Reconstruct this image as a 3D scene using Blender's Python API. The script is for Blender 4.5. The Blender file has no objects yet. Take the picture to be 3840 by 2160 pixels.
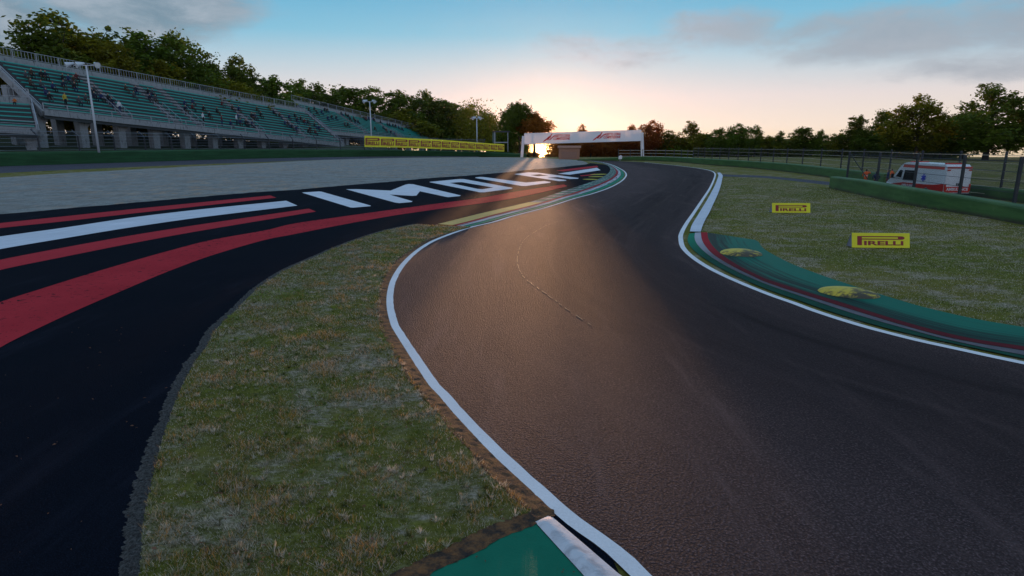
import bpy, bmesh, math, random
import numpy as np
from mathutils import Vector, Matrix, geometry, noise as mnoise

# ------------------------------------------------------------------ scene, camera
S = bpy.context.scene
COL = S.collection
H = 4.1                       # camera height over the track
PITCH = math.radians(13.06)
FPX = 2316.1                  # focal length in photograph pixels (3840 wide)
SP, CP = math.sin(PITCH), math.cos(PITCH)
R = math.radians
cam_d = bpy.data.cameras.new('camera')
cam = bpy.data.objects.new('camera', cam_d)
COL.objects.link(cam)
cam.location = (0, 0, H)
cam.rotation_euler = (math.pi / 2 - PITCH, 0, 0)
cam_d.sensor_width = 36.0
cam_d.lens = 36.0 * FPX / 3840.0
cam_d.clip_start = 0.1
cam_d.clip_end = 6000
S.camera = cam
S.view_settings.view_transform = 'Standard'
S.view_settings.look = 'None'
S.view_settings.exposure = 0
S.view_settings.gamma = 1
S.cycles.max_bounces = 6
S.cycles.transparent_max_bounces = 24
S.cycles.caustics_reflective = False
S.cycles.caustics_refractive = False


def ray(x, y):
    u, v = (x - 1920) / FPX, (y - 1080) / FPX
    return Vector((u, CP - v * SP, -SP - v * CP))


def G(x, y, z=0.0):
    """where the line of sight through a photo pixel meets the level z"""
    d = ray(x, y)
    t = (z - H) / d.z
    return Vector((d.x * t, d.y * t, z))


def D(x, y, t):
    """the point at viewing depth t"""
    return Vector((0, 0, H)) + ray(x, y) * t


def proj(p):
    w = Vector(p) - Vector((0, 0, H))
    t = w.y * CP - w.z * SP
    up = w.y * SP + w.z * CP
    return 1920 + FPX * w.x / t, 1080 - FPX * up / t, t


def zz(ox, oy, s):
    return lambda pts: [(ox + a / s, oy + b / s) for a, b in pts]


ZA = zz(0, 700, 2.0125); ZB = zz(1100, 560, 2.0125); ZC = zz(400, 1200, 1.509)
ZD = zz(1400, 1440, 2.0125); ZE = zz(2340, 540, 3.22); ZF = zz(2500, 800, 1.9224)
Z1 = zz(0, 0, 2.07); Z2 = zz(900, 250, 2.576); Z3 = zz(1800, 350, 2.415); Z4 = zz(2800, 300, 2.415)
Z6 = zz(1860, 460, 4.293); ZG = zz(3100, 560, 4.293)


def gnd(pts, z=0.0):
    return [G(a, b, z) for a, b in pts]


def resample(pts, n, smooth=True):
    """Catmull-Rom through pts, then n points evenly along it"""
    P = [Vector(p) for p in pts]
    if smooth and len(P) > 2:
        Q = []
        E = [P[0] * 2 - P[1]] + P + [P[-1] * 2 - P[-2]]
        for i in range(1, len(E) - 2):
            p0, p1, p2, p3 = E[i - 1], E[i], E[i + 1], E[i + 2]
            # centripetal-ish: limit tangents by the shorter neighbour
            l = (p2 - p1).length
            m1 = (p2 - p0); m2 = (p3 - p1)
            m1 = m1.normalized() * min(l, m1.length / 2) if m1.length else m1
            m2 = m2.normalized() * min(l, m2.length / 2) if m2.length else m2
            for k in range(16):
                s = k / 16
                a = 2 * s**3 - 3 * s**2 + 1; b = s**3 - 2 * s**2 + s
                c = -2 * s**3 + 3 * s**2; d = s**3 - s**2
                Q.append(p1 * a + m1 * b + p2 * c + m2 * d)
        Q.append(P[-1]); P = Q
    L = [0.0]
    for a, b in zip(P, P[1:]):
        L.append(L[-1] + (b - a).length)
    out = []; j = 0
    for i in range(n):
        s = L[-1] * i / (n - 1)
        while j < len(P) - 2 and L[j + 1] < s:
            j += 1
        f = (s - L[j]) / max(1e-9, L[j + 1] - L[j])
        out.append(P[j].lerp(P[j + 1], min(1, f)))
    return out


def offset(pts, w):
    """polyline moved sideways (to the right of its direction) by w, level"""
    out = []
    for i, p in enumerate(pts):
        a = pts[max(0, i - 1)]; b = pts[min(len(pts) - 1, i + 1)]
        d = (b - a); d.z = 0; d.normalize()
        out.append(p + Vector((d.y, -d.x, 0)) * w)
    return out


# ------------------------------------------------------------------ node helper
class N:
    def __init__(self, tree):
        self.t = tree; tree.nodes.clear()

    def new(self, typ, **kw):
        n = self.t.nodes.new(typ)
        for k, v in kw.items():
            setattr(n, k, v)
        return n

    def put(self, sock, v):
        if isinstance(v, bpy.types.NodeSocket):
            self.t.links.new(v, sock)
        elif v is not None:
            if isinstance(v, (tuple, list)) and len(v) == 3 and sock.type == 'RGBA':
                v = (*v, 1)
            sock.default_value = v

    def m(self, op, a, b=None, c=None, clamp=False):
        n = self.new('ShaderNodeMath', operation=op, use_clamp=clamp)
        self.put(n.inputs[0], a)
        if b is not None: self.put(n.inputs[1], b)
        if c is not None: self.put(n.inputs[2], c)
        return n.outputs[0]

    def vm(self, op, a, b=None):
        n = self.new('ShaderNodeVectorMath', operation=op)
        self.put(n.inputs[0], a)
        if b is not None: self.put(n.inputs[1], b)
        return n.outputs['Value'] if op in ('DOT_PRODUCT', 'LENGTH') else n.outputs[0]

    def mix(self, f, a, b, mode='MIX'):
        n = self.new('ShaderNodeMix', data_type='RGBA', blend_type=mode)
        self.put(n.inputs['Factor'], f)
        self.put(n.inputs[6], a); self.put(n.inputs[7], b)
        return n.outputs[2]

    def noise(self, vec, scale, detail=3, rough=.55, dist=0.0):
        n = self.new('ShaderNodeTexNoise')
        self.put(n.inputs['Vector'], vec)
        n.inputs['Scale'].default_value = scale; n.inputs['Detail'].default_value = detail
        n.inputs['Roughness'].default_value = rough; n.inputs['Distortion'].default_value = dist
        return n.outputs['Fac']

    def voro(self, vec, scale, feature='F1', out='Distance'):
        n = self.new('ShaderNodeTexVoronoi', feature=feature)
        self.put(n.inputs['Vector'], vec); n.inputs['Scale'].default_value = scale
        return n.outputs[out]

    def ramp(self, f, stops, interp='LINEAR'):
        n = self.new('ShaderNodeValToRGB')
        n.color_ramp.interpolation = interp
        e = n.color_ramp.elements
        while len(e) < len(stops): e.new(0.5)
        for k, (p, c) in enumerate(stops):
            e[k].position = p
            e[k].color = (*c, 1) if isinstance(c, (tuple, list)) else (c, c, c, 1)
        self.put(n.inputs[0], f)
        return n.outputs[0]

    def ss(self, v, a, b):
        n = self.new('ShaderNodeMapRange', interpolation_type='SMOOTHSTEP')
        self.put(n.inputs[0], v); n.inputs[1].default_value = a; n.inputs[2].default_value = b
        return n.outputs[0]

    def xyz(self, x, y, z):
        n = self.new('ShaderNodeCombineXYZ')
        for i, v in enumerate((x, y, z)): self.put(n.inputs[i], v)
        return n.outputs[0]

    def sep(self, v):
        n = self.new('ShaderNodeSeparateXYZ'); self.put(n.inputs[0], v)
        return n.outputs

    def obj(self):
        return self.new('ShaderNodeTexCoord').outputs['Object']

    def uv(self):
        return self.new('ShaderNodeTexCoord').outputs['UV']

    def map(self, v, scale=(1, 1, 1), rot=(0, 0, 0)):
        n = self.new('ShaderNodeMapping'); self.put(n.inputs[0], v)
        n.inputs['Scale'].default_value = scale; n.inputs['Rotation'].default_value = rot
        return n.outputs[0]

    def bump(self, h, strength=.5, dist=.01):
        n = self.new('ShaderNodeBump'); self.put(n.inputs['Height'], h)
        n.inputs['Strength'].default_value = strength; n.inputs['Distance'].default_value = dist
        return n.outputs[0]

    def bsdf(self, col, rough=.6, metal=0, normal=None, spec=.5, **kw):
        n = self.new('ShaderNodeBsdfPrincipled')
        self.put(n.inputs['Base Color'], col); self.put(n.inputs['Roughness'], rough)
        self.put(n.inputs['Metallic'], metal); self.put(n.inputs['Specular IOR Level'], spec)
        if normal is not None: self.put(n.inputs['Normal'], normal)
        for k, v in kw.items(): self.put(n.inputs[k], v)
        return n.outputs[0]

    def out(self, sh):
        n = self.new('ShaderNodeOutputMaterial'); self.put(n.inputs[0], sh)


def mat(name):
    m = bpy.data.materials.new(name); m.use_nodes = True
    return m, N(m.node_tree)


def plain(name, col, rough=.6, metal=0, var=.25, scale=3.0, bump=0.0, spec=.5, stain=None):
    """a surface with patchy tone, fine grain and slight relief"""
    m, n = mat(name)
    c = n.obj()
    f = n.noise(c, scale, 5, .6)
    g = n.noise(c, scale * 9, 3, .6)
    k = n.m('ADD', n.m('MULTIPLY', f, 1.3 * var), n.m('MULTIPLY', g, .7 * var))
    k = n.m('ADD', k, 1 - var)
    colr = n.mix(1.0, col, n.xyz(k, k, k), 'MULTIPLY')
    if stain:
        colr = n.mix(n.ss(n.noise(n.map(c, (1, 1, .25)), scale * 2, 5, .65), .52, .72), colr, stain)
    nb = n.bump(g, .5, bump) if bump else None
    n.out(n.bsdf(colr, rough, metal, nb, spec))
    return m


# ------------------------------------------------------------------ mesh helper
class MB:
    def __init__(self):
        self.v = []; self.f = []; self.mi = []; self.uv = []

    def add(self, verts, faces, mi=0, uvs=None):
        b = len(self.v)
        self.v += [tuple(p) for p in verts]
        for k, f in enumerate(faces):
            self.f.append([b + i for i in f]); self.mi.append(mi)
            self.uv.append([uvs[i] for i in f] if uvs else None)

    def box(self, c, s, rot=0.0, mi=0, M=None):
        x, y, z = s[0] / 2, s[1] / 2, s[2] / 2
        m = M or (Matrix.Translation(c) @ Matrix.Rotation(rot, 4, 'Z'))
        vs = [m @ Vector((a * x, b * y, d * z)) for a in (-1, 1) for b in (-1, 1) for d in (-1, 1)]
        self.add(vs, [(0, 1, 3, 2), (4, 6, 7, 5), (0, 4, 5, 1), (2, 3, 7, 6), (0, 2, 6, 4), (1, 5, 7, 3)], mi)

    def beam(self, a, b, w, h, mi=0):
        """box from a to b, w wide and h high"""
        a = Vector(a); b = Vector(b); d = b - a
        ref = Vector((0, 0, 1)) if abs(d.normalized().z) < .95 else Vector((0, 1, 0))
        s = d.cross(ref).normalized() * w / 2; u = s.cross(d).normalized() * h / 2
        vs = [a - s - u, a + s - u, a + s + u, a - s + u, b - s - u, b + s - u, b + s + u, b - s + u]
        self.add(vs, [(3, 2, 1, 0), (4, 5, 6, 7), (0, 1, 5, 4), (1, 2, 6, 5), (2, 3, 7, 6), (3, 0, 4, 7)], mi)

    def tube(self, pts, rad, n=8, mi=0, cap=True):
        pts = [Vector(p) for p in pts]
        rad = rad if isinstance(rad, (list, tuple)) else [rad] * len(pts)
        vs = []; fs = []
        for i, p in enumerate(pts):
            d = (pts[min(len(pts) - 1, i + 1)] - pts[max(0, i - 1)]).normalized()
            ref = Vector((1, 0, 0)) if abs(d.x) < .8 else Vector((0, 1, 0))
            s = d.cross(ref).normalized(); u = s.cross(d)
            for k in range(n):
                a = 2 * math.pi * k / n
                vs.append(p + (s * math.cos(a) + u * math.sin(a)) * rad[i])
        for i in range(len(pts) - 1):
            for k in range(n):
                fs.append((i * n + k, i * n + (k + 1) % n, (i + 1) * n + (k + 1) % n, (i + 1) * n + k))
        if cap:
            fs.append(tuple(range(n - 1, -1, -1))); fs.append(tuple((len(pts) - 1) * n + k for k in range(n)))
        self.add(vs, fs, mi)

    def ribbon(self, A, B, mi=0, t0=0.0, t1=1.0, dz=0.0, cols=1):
        """strip between polylines A and B (same count) from fraction t0 to t1; uv in metres"""
        n = len(A); u = [0.0]
        for i in range(n - 1):
            u.append(u[-1] + ((A[i + 1] + B[i + 1]) / 2 - (A[i] + B[i]) / 2).length)
        vs = []; uv = []; fs = []
        for i in range(n):
            for c in range(cols + 1):
                t = t0 + (t1 - t0) * c / cols
                p = A[i].lerp(B[i], t); vs.append(p + Vector((0, 0, dz))); uv.append((u[i], t))
        k = cols + 1
        for i in range(n - 1):
            for c in range(cols):
                fs.append((i * k + c, i * k + c + 1, (i + 1) * k + c + 1, (i + 1) * k + c))
        self.add(vs, fs, mi, uv)

    def poly(self, pts, holes=(), mi=0):
        loops = [[Vector(p) for p in pts]] + [[Vector(p) for p in h] for h in holes]
        tri = geometry.tessellate_polygon(loops)
        self.add([p for l in loops for p in l], [tuple(t) for t in tri], mi)

    def prism(self, pts, ext, mi=0):
        """flat outline pushed along ext"""
        n = len(pts); P = [Vector(p) for p in pts]; E = Vector(ext)
        tri = geometry.tessellate_polygon([P])
        self.add(P + [p + E for p in P],
                 [tuple(t) for t in tri] + [tuple(n + i for i in reversed(t)) for t in tri] +
                 [(i, (i + 1) % n, n + (i + 1) % n, n + i) for i in range(n)], mi)

    def mesh(self, name, mats, smooth=False, up=False, fix=True):
        me = bpy.data.meshes.new(name)
        me.from_pydata(self.v, [], self.f)
        for m_ in (mats if isinstance(mats, (list, tuple)) else [mats]):
            me.materials.append(m_)
        me.polygons.foreach_set('material_index', self.mi)
        if any(self.uv):
            l = me.uv_layers.new(name='UVMap'); k = 0
            for f, u in zip(self.f, self.uv):
                for i in range(len(f)):
                    if u: l.data[k].uv = u[i]
                    k += 1
        if fix:
            bm = bmesh.new(); bm.from_mesh(me)
            if up:
                for f in bm.faces:
                    f.normal_update()
                    if f.normal.z < 0: f.normal_flip()
            else:
                bmesh.ops.recalc_face_normals(bm, faces=bm.faces)
            bm.to_mesh(me); bm.free()
        if smooth:
            me.polygons.foreach_set('use_smooth', [True] * len(me.polygons))
        me.update()
        return me

    def build(self, name, mats, parent=None, smooth=False, up=False, bevel=0.0, fix=True, loc=None):
        o = bpy.data.objects.new(name, self.mesh(name, mats, smooth, up, fix))
        COL.objects.link(o)
        if parent: o.parent = parent
        if loc: o.location = loc
        if bevel:
            b = o.modifiers.new('bevel', 'BEVEL'); b.width = bevel; b.segments = 2; b.limit_method = 'ANGLE'
        return o


def tag(o, label=None, cat=None, group=None, kind=None):
    if label: o['label'] = label
    if cat: o['category'] = cat
    if group: o['group'] = group
    if kind: o['kind'] = kind
    return o


def empty(name, loc=(0, 0, 0), rz=0.0, label=None, cat=None, group=None):
    o = bpy.data.objects.new(name, None); COL.objects.link(o)
    o.location = loc; o.rotation_euler = (0, 0, rz)
    return tag(o, label, cat, group)


def link(name, me, parent=None):
    o = bpy.data.objects.new(name, me); COL.objects.link(o)
    if parent: o.parent = parent
    return o


_txt = {}


def text_pieces(s, bold=.02):
    """outlines of a word as (verts, faces) scaled to a unit box, 0..1 by 0..1"""
    if (s, bold) in _txt: return _txt[(s, bold)]
    c = bpy.data.curves.new('lettering', 'FONT'); c.body = s; c.offset = bold; c.resolution_u = 3
    o = bpy.data.objects.new('lettering', c); COL.objects.link(o)
    bpy.context.view_layer.update()
    me = bpy.data.meshes.new_from_object(o.evaluated_get(bpy.context.evaluated_depsgraph_get()))
    V = [v.co.copy() for v in me.vertices]; F = [tuple(p.vertices) for p in me.polygons]
    bpy.data.objects.remove(o); bpy.data.meshes.remove(me); bpy.data.curves.remove(c)
    x0 = min(v.x for v in V); x1 = max(v.x for v in V); y0 = min(v.y for v in V); y1 = max(v.y for v in V)
    V = [((v.x - x0) / (x1 - x0), (v.y - y0) / (y1 - y0)) for v in V]
    _txt[(s, bold)] = (V, F)
    return V, F


def put_text(mb, s, org, ex, ey, mi=0, bold=.02, slant=0.0):
    V, F = text_pieces(s, bold)
    org, ex, ey = Vector(org), Vector(ex), Vector(ey)
    mb.add([org + ex * (a + slant * b) + ey * b for a, b in V], F, mi)


random.seed(7)
rng = np.random.default_rng(7)
SUN_AZ = math.atan2((2035 - 1920) / FPX, CP)      # where the low sun stands
SUN_EL = R(1.05)

# ------------------------------------------------------------------ world: dusk sky with cloud banks
W = bpy.data.worlds.new('World'); S.world = W; W.use_nodes = True
n = N(W.node_tree)
dirv = n.new('ShaderNodeTexCoord').outputs['Generated']
sx, sy, sz = n.sep(dirv)
el = n.m('MULTIPLY', n.m('ARCSINE', sz), 57.2958)
az = n.m('MULTIPLY', n.m('ARCTAN2', sx, sy), 57.2958)


def lin(r, g, b):
    f = lambda c: (c / 255 / 12.92) if c / 255 <= .04045 else ((c / 255 + .055) / 1.055) ** 2.4
    return (f(r), f(g), f(b))


eln = n.m('DIVIDE', n.m('ADD', el, 6.0), 60.0, clamp=True)
def ep(d): return (d + 6.0) / 60.0
base = n.ramp(eln, [(ep(-5), lin(120, 85, 60)), (ep(-.5), lin(255, 226, 180)), (ep(1.5), lin(255, 238, 222)), (ep(4), lin(243, 232, 231)),
                    (ep(6.5), lin(203, 221, 232)), (ep(9.2), lin(140, 204, 231)), (ep(13), lin(98, 182, 222)),
                    (ep(22), lin(125, 180, 222)), (ep(45), lin(135, 178, 222))])
# the side away from the sun is cooler and dimmer
daz = n.m('ABSOLUTE', n.m('SUBTRACT', az, math.degrees(SUN_AZ)))
away = n.ss(daz, 12, 60)
cool = n.mix(n.ss(el, 1.0, 9.0), lin(240, 226, 212), lin(120, 178, 214))
base = n.mix(n.m('MULTIPLY', away, .6), base, cool)
behind = n.ss(daz, 60, 150)
base = n.mix(behind, base, n.mix(n.ss(el, 0, 40), lin(205, 205, 222), lin(150, 180, 216)))
# Nishita tint keeps the gradient physical
sky = n.new('ShaderNodeTexSky', sky_type='NISHITA')
sky.sun_disc = False; sky.sun_elevation = R(2.5); sky.sun_rotation = SUN_AZ
sky.air_density = 1.2; sky.dust_density = 1.5
nish = n.mix(1.0, sky.outputs[0], (.06, .06, .06), 'MULTIPLY')
base = n.mix(1.0, n.mix(.9, nish, base), nish, 'ADD') if False else n.mix(.94, nish, base)
# clouds: streaky noise on the dome, gathered in banks
cv = n.xyz(n.m('MULTIPLY', az, .035), n.m('MULTIPLY', el, .12), 0.0)
cn = n.noise(cv, 2.6, 6, .6, .4)
cn2 = n.noise(n.xyz(n.m('MULTIPLY', az, .10), n.m('MULTIPLY', el, .22), 3.0), 2.3, 6, .62, .3)


def bank(a0, e0, ra, re):
    q = n.m('ADD', n.m('POWER', n.m('DIVIDE', n.m('SUBTRACT', az, a0), ra), 2.0),
            n.m('POWER', n.m('DIVIDE', n.m('SUBTRACT', el, e0), re), 2.0))
    return n.m('SUBTRACT', 1.0, q, clamp=True)


def vmax(*a):
    r = a[0]
    for b in a[1:]: r = n.m('MAXIMUM', r, b)
    return r


bk = vmax(n.m('MULTIPLY', bank(-42, 7.5, 13, 6), 1.5), n.m('MULTIPLY', bank(-29, 11, 10, 4.5), 1.5), bank(29, 8.2, 12, 3.0), bank(39, 8.6, 10, 3.2),
          n.m('MULTIPLY', bank(35, 5.4, 9, 1.5), .8), n.m('MULTIPLY', bank(8, 7.8, 9, 2.4), .62), n.m('MULTIPLY', bank(18, 9.2, 7, 2.2), .8))
mix_n = n.m('ADD', n.m('MULTIPLY', cn, .5), n.m('MULTIPLY', cn2, .5))
cl = n.ss(n.m('ADD', mix_n, n.m('MULTIPLY', bk, .40)), .56, .92)
ccol = n.mix(n.ss(daz, 4, 20), lin(218, 204, 212), n.mix(n.ss(az, -30, -12), lin(122, 138, 152), lin(160, 168, 180)))
ccol = n.mix(n.ss(n.m('ADD', cn2, n.m('MULTIPLY', el, .02)), .5, .9), ccol, lin(172, 178, 188))
base = n.mix(n.m('MULTIPLY', cl, .82), base, ccol)
# high overcast veil above the picture: evens the light
hi = n.ss(el, 14, 30)
base = n.mix(n.m('MULTIPLY', hi, n.ss(cn, .42, .62)), base, lin(165, 180, 205))
# brightness round the sun itself
sd = ray(2035, 576).normalized()
ca = n.vm('DOT_PRODUCT', dirv, tuple(sd))
ang = n.m('MULTIPLY', n.m('ARCCOSINE', n.m('MINIMUM', ca, .9999999)), 57.2958)
g1 = n.m('EXPONENT', n.m('MULTIPLY', n.m('POWER', n.m('DIVIDE', ang, .72), 2.0), -1.0))
g2 = n.m('EXPONENT', n.m('MULTIPLY', n.m('DIVIDE', ang, 1.8), -1.0))
g3 = n.m('EXPONENT', n.m('MULTIPLY', n.m('DIVIDE', ang, 8.0), -1.0))
glow = n.mix(1.0, n.mix(1.0, n.mix(1.0, (22, 14, 5), n.xyz(g1, g1, g1), 'MULTIPLY'),
             n.mix(1.0, (.9, .30, .04), n.xyz(g2, g2, g2), 'MULTIPLY'), 'ADD'),
             n.mix(1.0, (.12, .04, .01), n.xyz(g3, g3, g3), 'MULTIPLY'), 'ADD')
halo = n.m('EXPONENT', n.m('MULTIPLY', n.m('POWER', n.m('DIVIDE', ang, 2.1), 2.0), -1.0))
base = n.mix(n.m('MULTIPLY', halo, .92), base, (.95, .33, .05))
base = n.mix(1.0, base, glow, 'ADD')
bgn = n.new('ShaderNodeBackground'); n.put(bgn.inputs[0], base); bgn.inputs[1].default_value = .95
wo = n.new('ShaderNodeOutputWorld'); n.put(wo.inputs[0], bgn.outputs[0])
W.cycles.sampling_method = 'MANUAL'; W.cycles.sample_map_resolution = 2048

sl = bpy.data.lights.new('sun', 'SUN'); so = bpy.data.objects.new('sun', sl); COL.objects.link(so)
sl.energy = 5.0; sl.angle = R(.5); sl.color = (1.0, .52, .26)
sdir = Vector((math.sin(SUN_AZ) * math.cos(SUN_EL), math.cos(SUN_AZ) * math.cos(SUN_EL), math.sin(SUN_EL)))
so.rotation_euler = (-sdir).to_track_quat('-Z', 'Y').to_euler()
so.location = (0, 300, 60)

# ------------------------------------------------------------------ ground materials
def asphalt(name, col, rough, warm, grain=55.0, bump=.012, streak=0.0, spec=.08):
    m, n = mat(name)
    c = n.obj(); uv = n.uv()
    g = n.noise(c, grain, 4, .7)
    v = n.voro(c, grain * 1.15)
    p = n.noise(c, .35, 5, .6)
    cc = n.mix(n.ss(p, .3, .75), col, warm)
    cc = n.mix(n.m('MULTIPLY', n.ss(g, .47, .62), .9), cc, tuple(min(1, x * 2.9) for x in col))
    cc = n.mix(n.m('MULTIPLY', n.ss(v, .25, .6), .6), cc, tuple(x * .35 for x in col))
    cc = n.mix(n.m('MULTIPLY', n.ss(n.noise(c, 1.7, 4, .6), .55, .8), .25), cc, tuple(x * .5 for x in col))
    else_marks = n.noise(n.map(c, (.9, .12, 1), (0, 0, .75)), 1.1, 5, .7)
    cc = n.mix(n.m('MULTIPLY', n.ss(else_marks, .52, .74), .4), cc, tuple(min(1, x * 2.1) for x in warm))
    if streak:
        u, w, _ = n.sep(uv)
        sn = n.noise(n.xyz(n.m('MULTIPLY', u, .06), n.m('MULTIPLY', w, 7.0), 0.0), 1.0, 6, .6)
        lane = n.m('MULTIPLY', n.ss(w, .22, .62), n.m('SUBTRACT', 1.0, n.m('MULTIPLY', n.ss(w, .86, 1.0), .6)))
        k = n.m('MULTIPLY', n.m('MULTIPLY', n.ss(sn, .30, .72), lane), streak)
        sn2 = n.noise(n.xyz(n.m('MULTIPLY', u, .035), n.m('MULTIPLY', w, 22.0), 9.0), 1.0, 4, .6)
        k2 = n.m('MAXIMUM', n.m('MULTIPLY', n.m('MULTIPLY', n.ss(sn2, .50, .68), lane), .6), n.m('MULTIPLY', lane, .58))
        cc = n.mix(n.m('MAXIMUM', k, k2), cc, (.016, .0095, .011))
        lite = n.m('MULTIPLY', n.ss(n.noise(n.xyz(n.m('MULTIPLY', u, .04), n.m('MULTIPLY', w, 16.0), 5.0), 1.0, 4, .6), .5, .75), .22)
        cc = n.mix(lite, cc, tuple(min(1, x * 1.5) for x in warm))
    h = n.m('ADD', n.m('MULTIPLY', g, .7), n.m('MULTIPLY', n.m('SUBTRACT', 1.0, v), .6))
    n.out(n.bsdf(cc, rough, 0, n.bump(h, .9, bump), spec))
    return m


M_track = asphalt('track_asphalt', (.068, .045, .046), .80, (.098, .064, .062), 30, .045, .9)
M_run = asphalt('runoff_asphalt', (.0045, .0065, .012), .9, (.009, .010, .016), 60, .006, 0.0, .02)
M_road = asphalt('service_asphalt', (.060, .058, .075), .7, (.075, .07, .085), 30, .01)


def grass_mat(name, dry=.5, scale=1.0, bump=.03, tone=1.0):
    m, n = mat(name)
    c = n.obj()
    big = n.noise(c, .16 * scale, 5, .62, .6)
    mid = n.noise(n.map(c, (.8, 1.15, 1), (0, 0, .5)), .75 * scale, 6, .68, .4)
    fine = n.noise(n.map(c, (.8, 1.2, 1)), 13, 6, .78)
    green = n.mix(n.ss(fine, .3, .7), (.062, .068, .011), (.215, .215, .040))
    clod = n.noise(n.map(c, (.8, 1.1, 1), (0, 0, .8)), 2.6, 6, .82, .3)
    green = n.mix(n.ss(clod, .38, .62), n.mix(.45, green, (.012, .018, .004)), green)
    green = n.mix(n.ss(big, .35, .65), green, n.mix(fine, (.090, .080, .016), (.225, .190, .050)))
    dryc = n.mix(n.ss(fine, .32, .7), (.12, .098, .072), (.46, .385, .30))
    k = n.ss(n.m('ADD', mid, n.m('MULTIPLY', n.m('SUBTRACT', big, .5), .35)), dry - .02, dry + .14)
    k = n.m('MULTIPLY', n.m('MULTIPLY', k, n.ss(fine, .22, .55)), n.ss(clod, .36, .58))
    cc = n.mix(1.0, n.mix(k, green, dryc), (tone, tone, tone), 'MULTIPLY')
    n.out(n.bsdf(cc, .9, 0, n.bump(fine, 1.0, bump), .03))
    return m


M_grass = grass_mat('grass', .49, 1.0, .03, 1.15)
M_turf = grass_mat('turf', .47, 1.0, .03, 1.05)
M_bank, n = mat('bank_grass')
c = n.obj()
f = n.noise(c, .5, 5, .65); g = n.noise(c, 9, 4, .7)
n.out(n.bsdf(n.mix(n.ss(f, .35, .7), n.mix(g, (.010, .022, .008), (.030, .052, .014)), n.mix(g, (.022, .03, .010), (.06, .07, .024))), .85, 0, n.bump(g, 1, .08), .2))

M_gravel, n = mat('gravel')
c = n.obj()
v = n.voro(c, 16, out='Color'); vd = n.voro(c, 16)
q = n.noise(c, .28, 5, .65); q2 = n.noise(c, 34, 4, .75)
gc = n.mix(n.m('ADD', n.m('MULTIPLY', n.sep(v)[0], .55), n.m('MULTIPLY', q2, .45)), (.165, .175, .165), (.50, .515, .49))
gc = n.mix(n.ss(q, .4, .72), gc, n.mix(q2, (.14, .125, .105), (.42, .38, .33)))
fl = n.m('MULTIPLY', n.ss(n.noise(n.map(c, (1.0, .5, 1)), .8, 6, .8), .50, .60), n.ss(n.noise(c, .06, 3, .6), .40, .55))
gc = n.mix(n.m('MULTIPLY', fl, .7), gc, (.60, .40, .26))  # sunlit flecks on the stones, put into the colour as tan
gc = n.mix(n.m('MULTIPLY', n.ss(n.noise(n.map(c, (1.2, .5, 1)), 1.1, 6, .85), .48, .62), .5), gc, (.10, .11, .105))
n.out(n.bsdf(gc, .85, 0, n.bump(n.m('ADD', n.m('SUBTRACT', 1.0, vd), q2), 1.0, .06), .08))


def paint(name, col, wear=.25, rough=.7, wearcol=(.03, .03, .035), scale=6.0, along=False, start=None):
    m, n = mat(name)
    c = n.obj()
    if along:
        u, w, _ = n.sep(n.uv())
        sn = n.noise(n.xyz(n.m('MULTIPLY', u, .25), n.m('MULTIPLY', w, 18.0), 1.0), 1.0, 5, .7)
        k = n.m('MULTIPLY', n.ss(sn, .42, .64), wear)
        if start is not None:
            rib = n.ss(n.m('SINE', n.m('MULTIPLY', u, 5.2)), -.2, .5)
            k = n.m('MULTIPLY', n.m('MAXIMUM', n.m('MAXIMUM', k, n.m('MULTIPLY', rib, .5)), n.m('ADD', .58, n.m('MULTIPLY', n.noise(c, 3.0, 4, .6), .3))), n.ss(u, start, start + 7))
    else:
        k = n.m('MULTIPLY', n.ss(n.noise(c, scale, 6, .7), .58, .72), wear)
    g = n.noise(c, 50, 3, .7)
    k2 = n.m('ADD', .58, n.m('ADD', n.m('MULTIPLY', n.noise(c, .6, 4, .6), .4), n.m('MULTIPLY', n.noise(c, 32, 3, .8), .44)))
    cc = n.mix(1.0, col, n.xyz(k2, k2, k2), 'MULTIPLY')
    n.out(n.bsdf(n.mix(k, cc, wearcol), rough, 0, n.bump(g, .6, .006), .02))
    return m


M_white = paint('white_paint', (.74, .75, .77), .35, .75, (.30, .30, .33), 18)
M_wstripe = paint('white_stripe_paint', (.62, .66, .72), .35, .75, (.42, .45, .51), 3, True)
M_red = paint('red_paint', (.44, .032, .044), .8, .75, (.05, .012, .016), 5)
M_redband = None
m, n = mat('red_band_paint'); M_redband = m
c = n.obj()
ch = n.m('MULTIPLY', n.ss(n.noise(c, 4.2, 3, .6), .60, .63), n.ss(n.noise(c, .2, 3, .6), .38, .56))
ch = n.m('MAXIMUM', ch, n.m('MULTIPLY', n.ss(n.noise(c, 11, 3, .5), .66, .69), .9))
rr = n.mix(n.noise(c, .5, 4, .6), (.32, .020, .030), (.52, .040, .052))
n.out(n.bsdf(n.mix(ch, rr, (.015, .012, .016)), .85, 0, n.bump(n.noise(c, 34, 3, .7), .7, .012), .02))

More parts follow.
